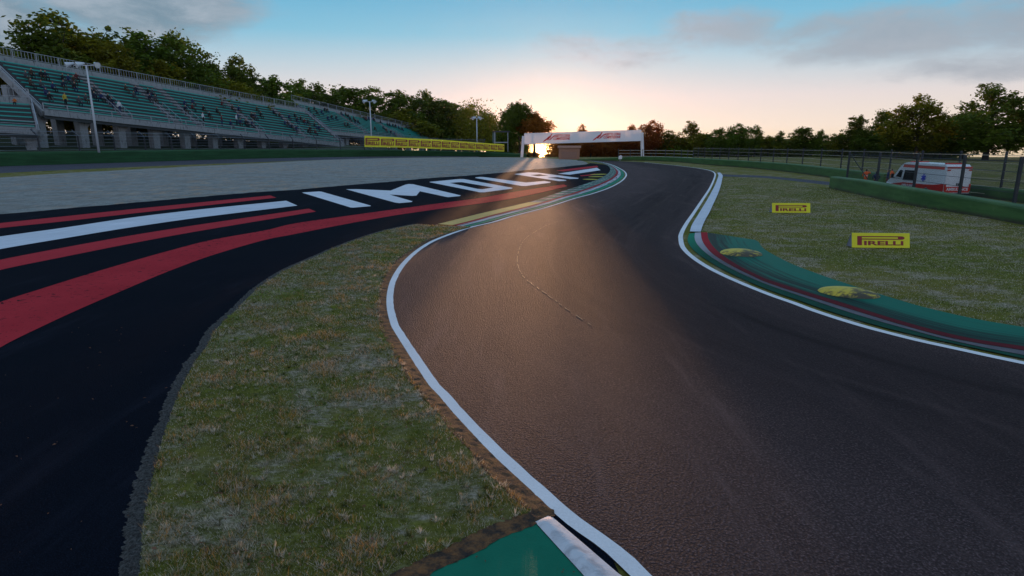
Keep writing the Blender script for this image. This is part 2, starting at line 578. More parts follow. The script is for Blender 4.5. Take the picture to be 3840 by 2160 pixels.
M_kgreen = paint('kerb_green', (.030, .26, .155), .55, .75, (.02, .05, .04), 4, True)
M_kred = paint('kerb_red', (.36, .03, .045), .7, .75, (.06, .03, .035), 4, True)
M_kwhite = paint('kerb_white', (.55, .56, .60), .95, .75, (.06, .055, .065), 4, True)
M_kyellow = paint('kerb_yellow', (.50, .40, .15), .3, .75, (.25, .2, .08), 5, True)
M_kwhite2 = paint('rubbered_kerb_white', (.42, .42, .46), .95, .75, (.035, .03, .035), 4, True, 1.0)
M_kred2 = paint('rubbered_kerb_red', (.34, .026, .036), .9, .75, (.035, .016, .02), 4, True, 2.0)
M_kgreen2 = paint('rubbered_kerb_green', (.022, .21, .125), .9, .75, (.012, .018, .018), 4, True, .5)
M_kmix, n = mat('kerb_green_white_blocks')
u, w, _ = n.sep(n.uv())
blk = n.ss(n.m('SINE', n.m('MULTIPLY', u, 2.4)), .0, .3)
sc = n.noise(n.xyz(n.m('MULTIPLY', u, .15), n.m('MULTIPLY', w, 16.0), 0), 1.0, 5, .7)
kc = n.mix(blk, (.05, .24, .16), (.40, .43, .43))
n.out(n.bsdf(n.mix(n.m('MULTIPLY', n.ss(sc, .36, .6), .8), kc, (.05, .055, .055)), .8, 0, None, .03))
M_kdark = plain('rubbered_gutter', (.025, .02, .02), .7)
# wide green apron with rubber marks near the kerb
M_apron, n = mat('apron_green')
u, w, _ = n.sep(n.uv())
sc = n.noise(n.xyz(n.m('MULTIPLY', u, .12), n.m('MULTIPLY', w, 11.0), 0), 1.0, 6, .7)
sc = n.m('ADD', sc, n.m('MULTIPLY', n.m('SUBTRACT', .45, w), .38))
f = n.noise(n.obj(), .4, 4, .6)
n.out(n.bsdf(n.mix(n.m('MULTIPLY', n.ss(sc, .42, .66), .95), n.mix(f, (.006, .110, .075), (.012, .165, .105)), (.012, .02, .018)), .5, 0, n.bump(n.noise(n.obj(), 40, 3), .4, .006), .02))
M_greenpatch, n = mat('green_patch_paint')
c = n.obj()
wv = n.noise(c, 26, 3, .6, 1.5)
chip = n.ss(n.noise(c, 3.2, 5, .6), .66, .70)
n.out(n.bsdf(n.mix(chip, n.mix(n.noise(c, 2, 4), (.008, .125, .075), (.016, .19, .115)), (.07, .045, .03)), .7, 0, n.bump(wv, .8, .012), .05))
M_dirt, n = mat('dirt')
c = n.obj()
d1 = n.noise(c, 7, 6, .7); d2 = n.noise(c, 45, 3, .7)
n.out(n.bsdf(n.mix(n.ss(d1, .35, .68), n.mix(d2, (.020, .017, .015), (.055, .045, .04)), n.mix(d2, (.14, .065, .026), (.33, .16, .065))), .9, 0, n.bump(n.m('ADD', d1, d2), 1, .03), .2))
M_crumb, n = mat('crumbled_asphalt')
c = n.obj()
d1 = n.ss(n.noise(c, 26, 6, .85), .34, .66); d2 = n.voro(c, 40)
n.out(n.bsdf(n.mix(d1, (.010, .010, .011), (.20, .195, .185)), .85, 0, n.bump(n.m('ADD', d1, d2), 1, .03), .3))

# ------------------------------------------------------------------ ground sheet
def gz(X, Y):
    return -0.03 * max(0.0, Y - 216) - (0.0 if Y < 216 else .0)


xs = sorted(set([-1500, -1000, -600, -400] + list(range(-300, 301, 20)) + [400, 600, 1000, 1500]))
ys = sorted(set([-400, -150, -60, -20] + list(range(0, 420, 12)) + [460, 520, 600, 750, 1000, 1500]))
mb = MB()
vs = [(x, y, gz(x, y)) for y in ys for x in xs]
nx = len(xs)
mb.add(vs, [(j * nx + i, j * nx + i + 1, (j + 1) * nx + i + 1, (j + 1) * nx + i) for j in range(len(ys) - 1) for i in range(nx - 1)])
tag(mb.build('ground', M_grass, up=True), 'wide mown grass ground with dry streaks around the race track', 'ground', kind='structure')


def sheet(name, pts, z, m, label, kind='structure', holes=(), cat=None):
    mb = MB(); P = [Vector((p.x, p.y, z)) for p in pts]
    mb.poly(P, [[Vector((p.x, p.y, z)) for p in h] for h in holes])
    return tag(mb.build(name, m, up=True), label, cat, kind=kind)


# left barrier base (also the back edge of the service road)
bar_base = gnd([(-400, 640), (0, 624), (483, 609), (900, 596), (1288, 588.5), (1600, 586), (1800, 586.5), (1965, 588.5)])
grav_top = gnd([(-400, 690), (0, 666), (241, 650), (483, 637), (725, 624), (960, 613), (1100, 605), (1288, 597.5), (1521, 592), (1793, 589.8), (1900, 590), (2023, 593.5), (2120, 597.5), (2172, 602), (2196, 608), (2203, 614), (2180, 621)])
grav_near = ZB([(2000, 137), (1850, 149), (1730, 160), (1600, 175), (1300, 200), (1000, 220), (700, 248), (400, 272), (200, 290), (0, 308)]) + \
    ZA([(1900, 45), (1600, 70), (1200, 105), (850, 137), (560, 160), (250, 190), (0, 210)]) + [(-400, 860)]
gn = gnd(grav_near)
# ragged edge of the gravel
near = resample(gn, 500, False)
rag = []
for i, p in enumerate(near):
    d = (near[min(499, i + 1)] - near[max(0, i - 1)]).normalized()
    w = (mnoise.noise(p * .9) + .6 * mnoise.noise(p * 3.1)) * .22
    rag.append(p + Vector((d.y, -d.x, 0)) * w)
run_edge = [G(a, b) for a, b in [(-400, 900), (-500, 1300), (-900, 2600), (600, 3600), (1600, 2600)]]
grav_pts = resample(grav_top, 160) + rag
sheet('gravel_trap', grav_pts, .012, M_gravel, 'broad grey gravel trap behind the dark run-off', 'stuff', cat='gravel')
road_far = resample(bar_base[:7], 80)
road_near = gnd([(-400, 674), (0, 649.5), (483, 627), (725, 617), (960, 608.5), (1200, 600), (1521, 591.5), (1793, 589)])
mb = MB(); mb.ribbon(road_far, resample(road_near, 80)); tag(mb.build('service_road', M_road, up=True, loc=(0, 0, .008)), 'narrow grey service road along the foot of the long green barrier', kind='structure')

# runoff asphalt: fills everything between gravel, track and grass strip
run_pts = rag + [G(-420, 950), G(-700, 1500), G(-900, 2600), Vector((-5, 1.0, 0)), Vector((-.5, -1, 0)), Vector((1.5, 2.4, 0))]
trk_back = ZD([(1800, 1325), (1350, 975), (700, 340)]) + ZB([(745, 1360), (760, 940), (960, 760), (1330, 640)]) + Z3([(300, 1060), (700, 960), (1000, 860), (1200, 770), (1230, 700), (1180, 660), (1120, 645), (1000, 632)]) + [(2203, 616)]
run_pts += gnd(trk_back)
sheet('runoff', run_pts, .018, M_run, 'dark blue black asphalt run-off with painted stripes')

# ------------------------------------------------------------------ the track
L_S = ZD([(1925, 1449), (1800, 1325), (1640, 1200), (1480, 1085), (1350, 975), (1230, 860), (1100, 740), (960, 610), (830, 480), (700, 340), (600, 230), (500, 110), (405, 5)]) + \
    ZB([(745, 1360), (720, 1290), (705, 1220), (700, 1160), (705, 1090), (725, 1010), (760, 940), (810, 870), (880, 800), (960, 740), (1050, 690), (1200, 632), (1330, 590)]) + \
    Z3([(100, 1170), (300, 1110), (600, 1032), (850, 953), (1000, 913), (1150, 862), (1250, 812), (1300, 772), (1318, 737), (1300, 707), (1260, 681), (1200, 652), (1130, 631), (1030, 616), (940, 606)])
R_S = list(reversed(ZE([(245, 222), (400, 237), (600, 257), (800, 280), (950, 302), (1050, 324), (1095, 345), (1110, 375), (1100, 420), (1073, 490), (1038, 560), (988, 640), (918, 750), (848, 860), (788, 950), (738, 1040), (712, 1110)]) +
    ZF([(118, 190), (130, 240), (170, 290), (240, 345), (330, 400), (440, 455), (560, 508), (700, 565), (800, 603), (950, 655), (1070, 700), (1250, 760), (1450, 820), (1650, 873), (1850, 922), (2072, 970), (2300, 1020), (2576, 1078)])))
L = gnd(L_S); Rr = gnd(R_S)
L = [L[0] + (L[0] - L[1]).normalized() * 9 + Vector((3, -3, 0)), L[0] + (L[0] - L[1]).normalized() * 3] + L
Rr = [Rr[0] + (Rr[0] - Rr[1]).normalized() * 14, Rr[0] + (Rr[0] - Rr[1]).normalized() * 5] + Rr + [G(2300, 604), G(2235, 602)]
LL = resample(L, 420); RR = resample(Rr, 420)
mb = MB(); mb.ribbon(LL, RR, cols=6)
tag(mb.build('track', M_track, up=True, loc=(0, 0, .022)), 'brown grey race track asphalt winding towards the gantry', kind='structure')


def line(name, pts, w, z, m, label, n=400, jitter=0.0, cat='road marking'):
    A = resample(pts, n); B = offset(A, w)
    if jitter:
        for i in range(n):
            A[i] = A[i] + (B[i] - A[i]).normalized() * mnoise.noise(A[i] * 9) * jitter
            B[i] = B[i] + (B[i] - A[i]).normalized() * mnoise.noise(B[i] * 9 + Vector((5, 5, 5))) * jitter
    mb = MB(); mb.ribbon(A, B)
    return tag(mb.build(name, m, up=True, loc=(0, 0, z)), label, cat, kind='structure')


line('edge_line', L, .19, .027, M_white, 'white line along the inside of the left bend', 900, .012)
line('edge_line', Rr[:-2], -.19 if False else -.20, .027, M_white, 'white line along the right hand edge of the track', 700, .006)

# left kerb: green, white, red and a wide back that turns from yellow to green blocks
kin = gnd(Z3([(-30, 1105), (0, 1098), (200, 1050), (400, 1003), (480, 983), (700, 908), (900, 843), (1050, 790), (1130, 750), (1172, 715), (1178, 685), (1160, 660), (1120, 640), (1060, 625), (985, 611)]))
kin = [G(*ZB([(1090, 573)])[0])] + kin
kou = [G(*ZB([(1340, 590)])[0])] + gnd(Z3([(100, 1170), (300, 1110), (600, 1032), (850, 953), (1000, 913), (1150, 862), (1250, 812), (1300, 772), (1318, 737), (1300, 707), (1260, 681), (1200, 652), (1130, 631), (1030, 616), (960, 608)]))
KO = resample(kou, 300); KI = resample(kin, 300)
mb = MB()
for (a, b, mi, z) in ((.06, .25, 0, .01), (.25, .42, 1, .02), (.42, .55, 2, .03)):
    mb.ribbon(KO, KI, mi, a, b, z)
ky = next(i for i in range(300) if proj(KI[i])[0] > 1990)
mb.ribbon(KO[:ky], KI[:ky], 3, .55, 1.0, .035)
mb.ribbon(KO[ky - 1:], KI[ky - 1:], 4, .55, 1.0, .035)
tag(mb.build('kerb', [M_kgreen, M_kwhite, M_kred, M_kyellow, M_kmix], up=True, loc=(0, 0, .026)), 'striped kerb round the left hand apex, yellow at its near end', 'kerb', kind='structure')

# right white kerb then the tricolour kerb with green apron
a = gnd(ZE([(1128, 352), (1140, 380), (1130, 420), (1100, 500), (1050, 600), (1000, 690), (940, 790), (880, 890), (820, 990), (793, 1072)]))
b = gnd(ZE([(1160, 350), (1190, 385), (1185, 430), (1165, 520), (1130, 620), (1080, 730), (1030, 840), (980, 930), (945, 1010), (925, 1075)]))
kerb_back = list(b)
mb = MB(); mb.ribbon(resample(a, 160), resample(b, 160), dz=.05)
A_, B_ = resample(a, 160), resample(b, 160)
mb.ribbon([p + Vector((0, 0, .0)) for p in A_], [p + Vector((0, 0, .05)) for p in A_])
tag(mb.build('kerb', M_wstripe, up=True, loc=(0, 0, .02)), 'flat white kerb between the grass and the right edge line', 'kerb', kind='structure')
w0 = gnd(ZF([(162, 150), (150, 200), (175, 250), (215, 290), (285, 340), (370, 392), (475, 447), (590, 500), (720, 553), (820, 590), (970, 642), (1090, 686), (1270, 745), (1470, 805), (1670, 858), (1870, 906), (2090, 953), (2320, 1003), (2576, 1058), (2900, 1125)]))
w1 = gnd(ZF([(203, 145), (202, 190), (228, 240), (292, 300), (382, 360), (502, 425), (622, 480), (752, 532), (902, 584), (1052, 636), (1252, 704), (1502, 781), (1752, 850), (2002, 916), (2300, 982), (2576, 1035), (2900, 1098)]))
w2 = gnd(ZF([(246, 143), (252, 190), (277, 240), (332, 300), (422, 360), (522, 415), (622, 463), (702, 500), (852, 553), (1002, 601), (1252, 680), (1502, 758), (1752, 833), (2002, 900), (2250, 950), (2576, 1003), (2900, 1060)]))
w3 = gnd(ZF([(292, 143), (300, 190), (333, 245), (402, 310), (502, 376), (602, 428), (702, 476), (852, 528), (1002, 576), (1252, 653), (1502, 733), (1752, 808), (2002, 874), (2250, 926), (2576, 974), (2900, 1025)]))
w4 = gnd(ZF([(640, 197), (665, 215), (680, 240), (720, 275), (800, 320), (900, 370), (1000, 410), (1150, 465), (1300, 515), (1450, 565), (1600, 610), (1800, 670), (2000, 720), (2250, 775), (2576, 830), (2900, 885)]))
w0, w1, w2, w3, w4 = [resample(p, 260) for p in (w0, w1, w2, w3, w4)]
mb = MB()
mb.ribbon(w0, w1, 0, 0, 1, .012); mb.ribbon(w1, w2, 1, 0, 1, .020); mb.ribbon(w2, w3, 2, 0, 1, .028)
tag(mb.build('kerb', [M_kgreen2, M_kwhite2, M_kred2], up=True, loc=(0, 0, .02)), 'green white and red kerb, rubbered grey, along the right hand bend', 'kerb', kind='structure')
mb = MB(); mb.ribbon(w3, w4, 0, 0, 1, 0, 4)
tag(mb.build('kerb_apron', M_apron, up=True, loc=(0, 0, .034)), 'wide green painted apron behind the right kerb', 'kerb', kind='structure')

# sealed crack across the track
ck = gnd(ZB([(2020, 540), (1940, 565), (1850, 610), (1760, 670), (1715, 730), (1695, 790), (1690, 850), (1705, 910), (1740, 970), (1800, 1020), (1900, 1090), (2050, 1200), (2250, 1335)]))
A = resample(ck, 420); mb = MB()
for i in range(0, 418):
    if mnoise.noise(A[i] * 3.0) < -.12: continue
    w = .007 + .008 * abs(mnoise.noise(A[i] * 7))
    p, q = A[i], A[i + 1]; s = (q - p).normalized(); s = Vector((s.y, -s.x, 0)) * w
    j = Vector((mnoise.noise(p * 5), mnoise.noise(p * 5 + Vector((9, 9, 9))), 0)) * .03
    z = Vector((0, 0, .002))
    mb.add([p - s + j, p + j + z, p + s + j, q + s + j, q + j + z, q - s + j], [(0, 1, 4, 5), (1, 2, 3, 4)])
M_seal = plain('crack_seal', (.36, .25, .13), .6)  # golden sun glints along the crack put into its pale colour
tag(mb.build('crack_seal', M_seal, up=True, loc=(0, 0, .024)), 'thin sealed crack curving across the track, golden sun glints put in its colour', kind='structure')

# ------------------------------------------------------------------ painted stripes and IMOLA on the run-off
def band(name, up, lo, m, label, z=.022, n=60):
    A = resample(gnd(up), n); B = resample(gnd(lo), n)
    mb = MB(); mb.ribbon(A, B)
    return tag(mb.build(name, m, up=True, loc=(0, 0, z)), label, 'road marking', kind='structure')


band('painted_stripe', [(-250, 868)] + ZA([(0, 278), (500, 225), (1000, 172), (1500, 122), (2040, 68)]), [(-250, 890)] + ZA([(0, 316), (500, 262), (1000, 205), (1500, 150), (2085, 85)]), M_red, 'thin red stripe nearest the gravel')
band('painted_stripe', [(-250, 930)] + ZA([(0, 380), (500, 310), (1000, 235), (1500, 175), (2160, 108)]), [(-250, 985)] + ZA([(0, 475), (500, 390), (1000, 308), (1500, 236), (2245, 145)]), M_wstripe, 'broad white stripe between two thin red stripes')
band('painted_stripe', [(-250, 1030)] + ZA([(0, 556), (500, 460), (1000, 370), (1500, 290), (2330, 168)]), [(-250, 1085)] + ZA([(0, 634), (500, 530), (1000, 430), (1500, 338), (2385, 190)]), M_red, 'thin red stripe below the broad white stripe')
up = ZA([(0, 878), (300, 780), (600, 685), (900, 595), (1250, 495), (1600, 405), (2000, 333)]) + ZB([(0, 564), (300, 520), (700, 464), (1100, 410)]) + Z3([(0, 950), (300, 896), (600, 850), (760, 826)])
lo = ZA([(0, 1222), (300, 1070), (600, 930), (900, 800), (1250, 652), (1600, 522), (2000, 405)]) + ZB([(0, 645), (300, 585), (700, 512), (1000, 466)]) + Z3([(0, 1000), (300, 953), (600, 890), (790, 842)])
band('painted_stripe', [(-250, 1250)] + up, [(-250, 1480)] + lo, M_redband, 'widest red stripe with dark chips sweeping to the kerb', .022, 140)
band('painted_stripe', Z3([(690, 700), (880, 676), (1060, 656)]), Z3([(760, 708), (930, 688), (1072, 670)]), M_red, 'short red stripe above the far white dash')
band('painted_stripe', Z3([(905, 745), (980, 738), (1040, 728)]), Z3([(915, 752), (990, 746), (1060, 736)]), M_red, 'short faded red patch beside the yellow bumps')


def letter(zf, pts, label, hole=None):
    mb = MB(); mb.poly([G(*p) for p in zf(pts)], [[G(*p) for p in zf(hole)]] if hole else [])
    return tag(mb.build('painted_letter', M_wstripe2, up=True, loc=(0, 0, .022)), label, 'road marking', 'IMOLA painted on the run-off', 'structure')


M_wstripe2 = paint('letter_paint', (.66, .69, .74), .35, .75, (.40, .42, .47), 2.5)
letter(ZB, [(66, 329), (75, 327), (190, 320), (212, 321), (585, 427), (583, 431), (455, 442), (432, 441)], 'large white painted letter I, first of IMOLA')
letter(ZB, [(398, 303), (475, 302), (735, 313), (845, 268), (870, 263), (905, 265), (1265, 350), (1255, 355), (1170, 363), (1155, 361), (955, 318), (930, 350), (900, 353), (725, 343), (900, 394), (892, 400), (800, 408), (765, 403)], 'large white painted letter M of IMOLA')
letter(ZB, [(1026, 249), (1035, 246), (1255, 225), (1290, 226), (1655, 292), (1650, 298), (1440, 326), (1405, 326), (1380, 320)], 'large white painted letter O of IMOLA', [(1180, 255), (1235, 250), (1272, 249), (1510, 290), (1425, 303), (1390, 300)])
letter(ZB, [(1370, 217), (1378, 213), (1410, 209), (1435, 210), (1755, 252), (1895, 240), (1945, 248), (1935, 254), (1755, 278), (1725, 278)], 'large white painted letter L of IMOLA')
letter(Z3, [(310, 734), (325, 730), (440, 716), (520, 719), (895, 768), (885, 775), (815, 777), (700, 760), (610, 764), (785, 788), (775, 794), (715, 797)], 'large white painted letter A, last of IMOLA', [(455, 742), (540, 734), (620, 745), (525, 752)])
band('painted_stripe', Z3([(706, 729), (880, 702), (1060, 675)]), Z3([(812, 738), (950, 718), (1092, 697)]), M_wstripe2, 'white dash painted after the last letter')

# ------------------------------------------------------------------ grass strip in the foreground and its edges
outer = ZB([(905, 566), (700, 608), (500, 668), (300, 742), (150, 808), (0, 872)]) + ZA([(2100, 645), (1950, 740), (1850, 820), (1750, 920), (1650, 1010), (1550, 1100)]) + \
    ZC([(520, 150), (450, 240), (375, 370), (325, 470), (280, 600), (230, 700), (190, 830), (150, 960), (110, 1100), (88, 1250), (65, 1449)]) + [(420, 2400)]
inner = ZB([(925, 572), (715, 616), (512, 678), (315, 753), (165, 820), (15, 886)]) + ZA([(2128, 655), (1985, 748), (1890, 830), (1792, 930), (1700, 1022), (1612, 1112)]) + \
    ZC([(572, 150), (505, 240), (435, 370), (388, 480), (345, 600), (312, 700), (282, 830), (252, 950), (222, 1080), (202, 1220), (185, 1449)]) + [(505, 2400)]
gedge = ZB([(1335, 591), (1150, 645), (1010, 695), (905, 758), (805, 832), (735, 910), (693, 980), (668, 1060), (657, 1140), (657, 1220), (668, 1300), (692, 1390)]) + \
    ZD([(310, 0), (400, 110), (520, 245), (640, 390), (800, 572), (920, 720), (1040, 832), (1190, 965)])
dirt_up = ZD([(1190, 990), (900, 1097), (700, 1192), (400, 1342), (180, 1449)]) + [(1250, 2290), (1000, 2480)]
NI = 1400
IN = resample(gnd(inner), NI); OUT = resample(gnd(outer), NI); GE = resample(gnd(gedge), 1000); DU = resample(gnd(dirt_up), 120)
strip = list(IN) + [G(505, 2480)] + list(reversed(DU)) + list(reversed(GE))
strip = [p for i, p in enumerate(strip) if i == 0 or (p - strip[i - 1]).length > 1e-4]
STRIP_Z = .040
o = sheet('grass_verge', strip, STRIP_Z, M_turf, 'ragged strip of short grass and dry patches between track and run-off')
# crumbled rim of the run-off
mb = MB(); cols = 8
vs = []; fs = []
for i in range(NI):
    a = OUT[i]; b = IN[i] + (IN[i] - OUT[i]).normalized() * .05
    a = a + (a - b).normalized() * (.05 * mnoise.noise(a * 5.5) + .045 * mnoise.noise(a * 17) + .035 * mnoise.noise(a * 41))
    for c in range(cols + 1):
        p = a.lerp(b, c / cols); e = min(1, 3 * c / cols) * min(1, 4 * (1 - c / cols) + .3)
        vs.append(Vector((p.x, p.y, .019 + e * (.022 + .022 * mnoise.noise(p * 14) + .015 * mnoise.noise(p * 37)))))
k = cols + 1
fs = [(i * k + c, i * k + c + 1, (i + 1) * k + c + 1, (i + 1) * k + c) for i in range(NI - 1) for c in range(cols)]
mb.add(vs, fs); tag(mb.build('asphalt_rim', M_crumb, up=True), 'crumbled grey asphalt rim between run-off and grass strip', kind='structure')
# dirt between grass and white line
A = GE; B = resample(gnd(list(reversed(L_S[4:26]))), 1000)
mb = MB(); vs = []; cols = 6
for i in range(1000):
    a = A[i] + (A[i] - B[i]).normalized() * (.07 + .05 * mnoise.noise(A[i] * 3))
    b = B[i] + (B[i] - A[i]).normalized() * .01
    for c in range(cols + 1):
        p = a.lerp(b, c / cols); vs.append(Vector((p.x, p.y, .0245 + .018 * (1 - c / cols) + .005 * (1 + mnoise.noise(p * 9)))))
k = cols + 1
mb.add(vs, [(i * k + c, i * k + c + 1, (i + 1) * k + c + 1, (i + 1) * k + c) for i in range(999) for c in range(cols)])
tag(mb.build('dirt_edge', M_dirt, up=True), 'strip of orange brown dirt beside the white line', kind='structure')
# dirt, green patch and white kerb end at the bottom
dl = ZD([(1330, 960), (1340, 1015), (1225, 1062), (1070, 1128), (900, 1195), (760, 1290), (560, 1380), (410, 1449)]) + [(1500, 2290), (1400, 2500)]
DD = resample(gnd(dl), 160, False); DU2 = resample([G(*ZD([(1270, 935)])[0])] + list(DU), 160)
mb = MB(); vs = []; cols = 6
for i in range(160):
    a = DU2[i] + (DU2[i] - DD[i]).normalized() * .03; b = DD[i] + (DD[i] - DU2[i]).normalized() * (.05 + .03 * mnoise.noise(DD[i] * 10))
    for c in range(cols + 1):
        p = a.lerp(b, c / cols); vs.append(Vector((p.x, p.y, .030 + .012 * (1 + mnoise.noise(p * 16)))))
mb.add(vs, [(i * k + c, i * k + c + 1, (i + 1) * k + c + 1, (i + 1) * k + c) for i in range(159) for c in range(cols)])
tag(mb.build('dirt_border', M_dirt, up=True), 'brown dirt between the grass strip and the green patch', kind='structure')
gp = gnd(ZD([(1225, 1065), (1240, 1092), (1565, 1449)]) + [(2420, 2450), (1400, 2500), (1500, 2290)] + ZD([(410, 1449), (560, 1380), (760, 1290), (900, 1195), (1070, 1130)]))
sheet('green_patch', gp, .036, M_greenpatch, 'bright green painted patch at the bottom edge')
ka = resample(gnd(ZD([(1222, 1064), (1240, 1090), (1400, 1268), (1565, 1449)]) + [(2420, 2450)]), 60, False)
kb = resample(gnd(ZD([(1330, 1010), (1345, 1022), (1590, 1232), (1840, 1449)]) + [(2700, 2450)]), 60, False)
M_wkerb, n = mat('dirty_white_kerb')
c = n.obj()
q = n.noise(c, 5, 6, .7, .8)
n.out(n.bsdf(n.mix(n.ss(q, .42, .75), (.58, .59, .62), (.34, .33, .35)), .6, 0, n.bump(n.noise(c, 9, 4, .6, 1.0), .4, .015), .15))
mb = MB(); vs = []; cols = 6
for i in range(60):
    for c in range(cols + 1):
        t = c / cols; p = ka[i].lerp(kb[i], t)
        vs.append(Vector((p.x, p.y, .04 + .032 * math.sin(math.pi * min(1, t * .95 + .05)) * min(1, i / 2))))
mb.add(vs, [(i * 7 + c, i * 7 + c + 1, (i + 1) * 7 + c + 1, (i + 1) * 7 + c) for i in range(59) for c in range(cols)])
tag(mb.build('kerb', M_wkerb, up=True, smooth=True), 'dirty white kerb end beside the green patch', 'kerb', kind='structure')

# path across the right grass
pa = resample(gnd(ZE([(1192, 366), (1700, 386), (2480, 458), (2700, 482)])), 40); pb = resample(gnd(ZE([(1192, 392), (1700, 411), (2476, 497), (2700, 522)])), 40)
mb = MB(); mb.ribbon(pa, pb); tag(mb.build('path', M_road, up=True, loc=(0, 0, .006)), 'narrow grey path crossing the right hand grass', kind='structure')

# blades of grass on the strip
def in_poly(px, py, poly):
    inside = np.zeros(px.shape, bool); q = np.array([(p.x, p.y) for p in poly]); j = len(q) - 1
    for i in range(len(q)):
        xi, yi = q[i]; xj, yj = q[j]
        c = ((yi > py) != (yj > py)) & (px < (xj - xi) * (py - yi) / (yj - yi + 1e-12) + xi)
        inside ^= c; j = i
    return inside


M_blade, n = mat('grass_blades')
c = n.obj()
at = n.new('ShaderNodeAttribute', attribute_name='tint').outputs['Fac']
big = n.noise(c, .55, 5, .62, .6)
dry = n.ss(n.m('ADD', n.m('MULTIPLY', at, .42), n.noise(c, .55, 6, .72, .5)), .60, .74)
gcol = n.mix(at, (.045, .085, .008), (.40, .50, .070))
gcol = n.mix(n.ss(big, .4, .62), gcol, n.mix(at, (.06, .062, .010), (.30, .25, .05)))
gcol = n.mix(dry, gcol, n.mix(at, (.15, .12, .08), (.85, .74, .58)))
gcol = n.mix(n.ss(at, .78, .83), gcol, n.mix(n.ss(big, .4, .6), (.34, .23, .06), (.55, .29, .08)))  # orange sunlight on the tall dry stalks put into their colour
sh = n.bsdf(gcol, .55, 0, None, .35)
tr = n.new('ShaderNodeBsdfTranslucent'); n.put(tr.inputs[0], gcol)
ms = n.new('ShaderNodeMixShader'); ms.inputs[0].default_value = .5
n.put(ms.inputs[1], sh); n.put(ms.inputs[2], tr.outputs[0]); n.out(ms.outputs[0])


def blades(name, poly, count, z0, hmin, hmax, wmin, wmax, label, near_bias=True, box=None):
    q = np.array([(p.x, p.y) for p in poly])
    lo_, hi_ = q.min(0), q.max(0)
    X = []; Y = []; got = 0
    while got < count:
        x = rng.uniform(lo_[0], hi_[0], 200000)
        y = lo_[1] + (hi_[1] - lo_[1]) * rng.uniform(0, 1, 200000) ** (1.9 if near_bias else 1.0)
        k = in_poly(x, y, poly)
        X.append(x[k]); Y.append(y[k]); got += k.sum()
    X = np.concatenate(X)[:count]; Y = np.concatenate(Y)[:count]
    # clumping: drop some where a noise is low
    nz = np.array([mnoise.noise(Vector((a * 1.6, b * 1.6, 3))) + .6 * mnoise.noise(Vector((a * 6, b * 6, 7))) for a, b in zip(X, Y)])
    keep = nz > (rng.uniform(-1.0, .35, count) if box is None else rng.uniform(-.1, .7, count))
    X, Y, nz = X[keep], Y[keep], nz[keep]; m_ = len(X)
    dist = np.sqrt(X ** 2 + Y ** 2)
    hgt = rng.uniform(hmin, hmax, m_) * (.75 + .5 * np.clip(nz + .5, 0, 1)); a = rng.uniform(0, 2 * np.pi, m_)
    w = rng.uniform(wmin, wmax, m_) * np.clip(dist / 7, 1, 6); ln = rng.uniform(.2, 1.1, m_) * hgt; b = rng.uniform(0, 2 * np.pi, m_)
    V = np.zeros((m_, 3, 3))
    V[:, 0] = np.stack([X - np.cos(a) * w, Y - np.sin(a) * w, np.full(m_, z0)], 1)
    V[:, 1] = np.stack([X + np.cos(a) * w, Y + np.sin(a) * w, np.full(m_, z0)], 1)
    V[:, 2] = np.stack([X + np.cos(b) * ln, Y + np.sin(b) * ln, z0 + hgt], 1)
    me = bpy.data.meshes.new(name)
    me.vertices.add(m_ * 3); me.vertices.foreach_set('co', V.reshape(-1))
    me.loops.add(m_ * 3); me.loops.foreach_set('vertex_index', np.arange(m_ * 3, dtype=np.int32))
    me.polygons.add(m_); me.polygons.foreach_set('loop_start', np.arange(0, m_ * 3, 3, dtype=np.int32))
    at = me.attributes.new('tint', 'FLOAT', 'POINT'); at.data.foreach_set('value', np.repeat(rng.uniform(0, 1, m_) ** 1.2 * (.78 if box is None else .2) + (0 if box is None else .8), 3))
    me.materials.append(M_blade); me.update(); me.validate()
    return tag(link(name, me), label, 'grass', kind='stuff')


blades('grass', strip, 170000, STRIP_Z, .014, .042, .0022, .0046, 'short grass blades growing on the strip beside the run-off')
blades('sun_tinted_straw', strip, 60000, STRIP_Z, .045, .085, .0016, .0030, 'taller dry grass stalks on the strip, orange sunlight put into their colour', True, .35)

rg_poly = [w4[i] for i in range(0, 260, 6)] + gnd([(4100, 880), (3840, 852), (3600, 802), (3400, 764), (3200, 727), (3108, 706), (2960, 684), (2800, 668), (2725, 664)]) + kerb_back[2:]
blades('grass', rg_poly, 120000, 0.0, .012, .045, .0022, .0042, 'tufts of grass standing on the verge around the advert boards', True)

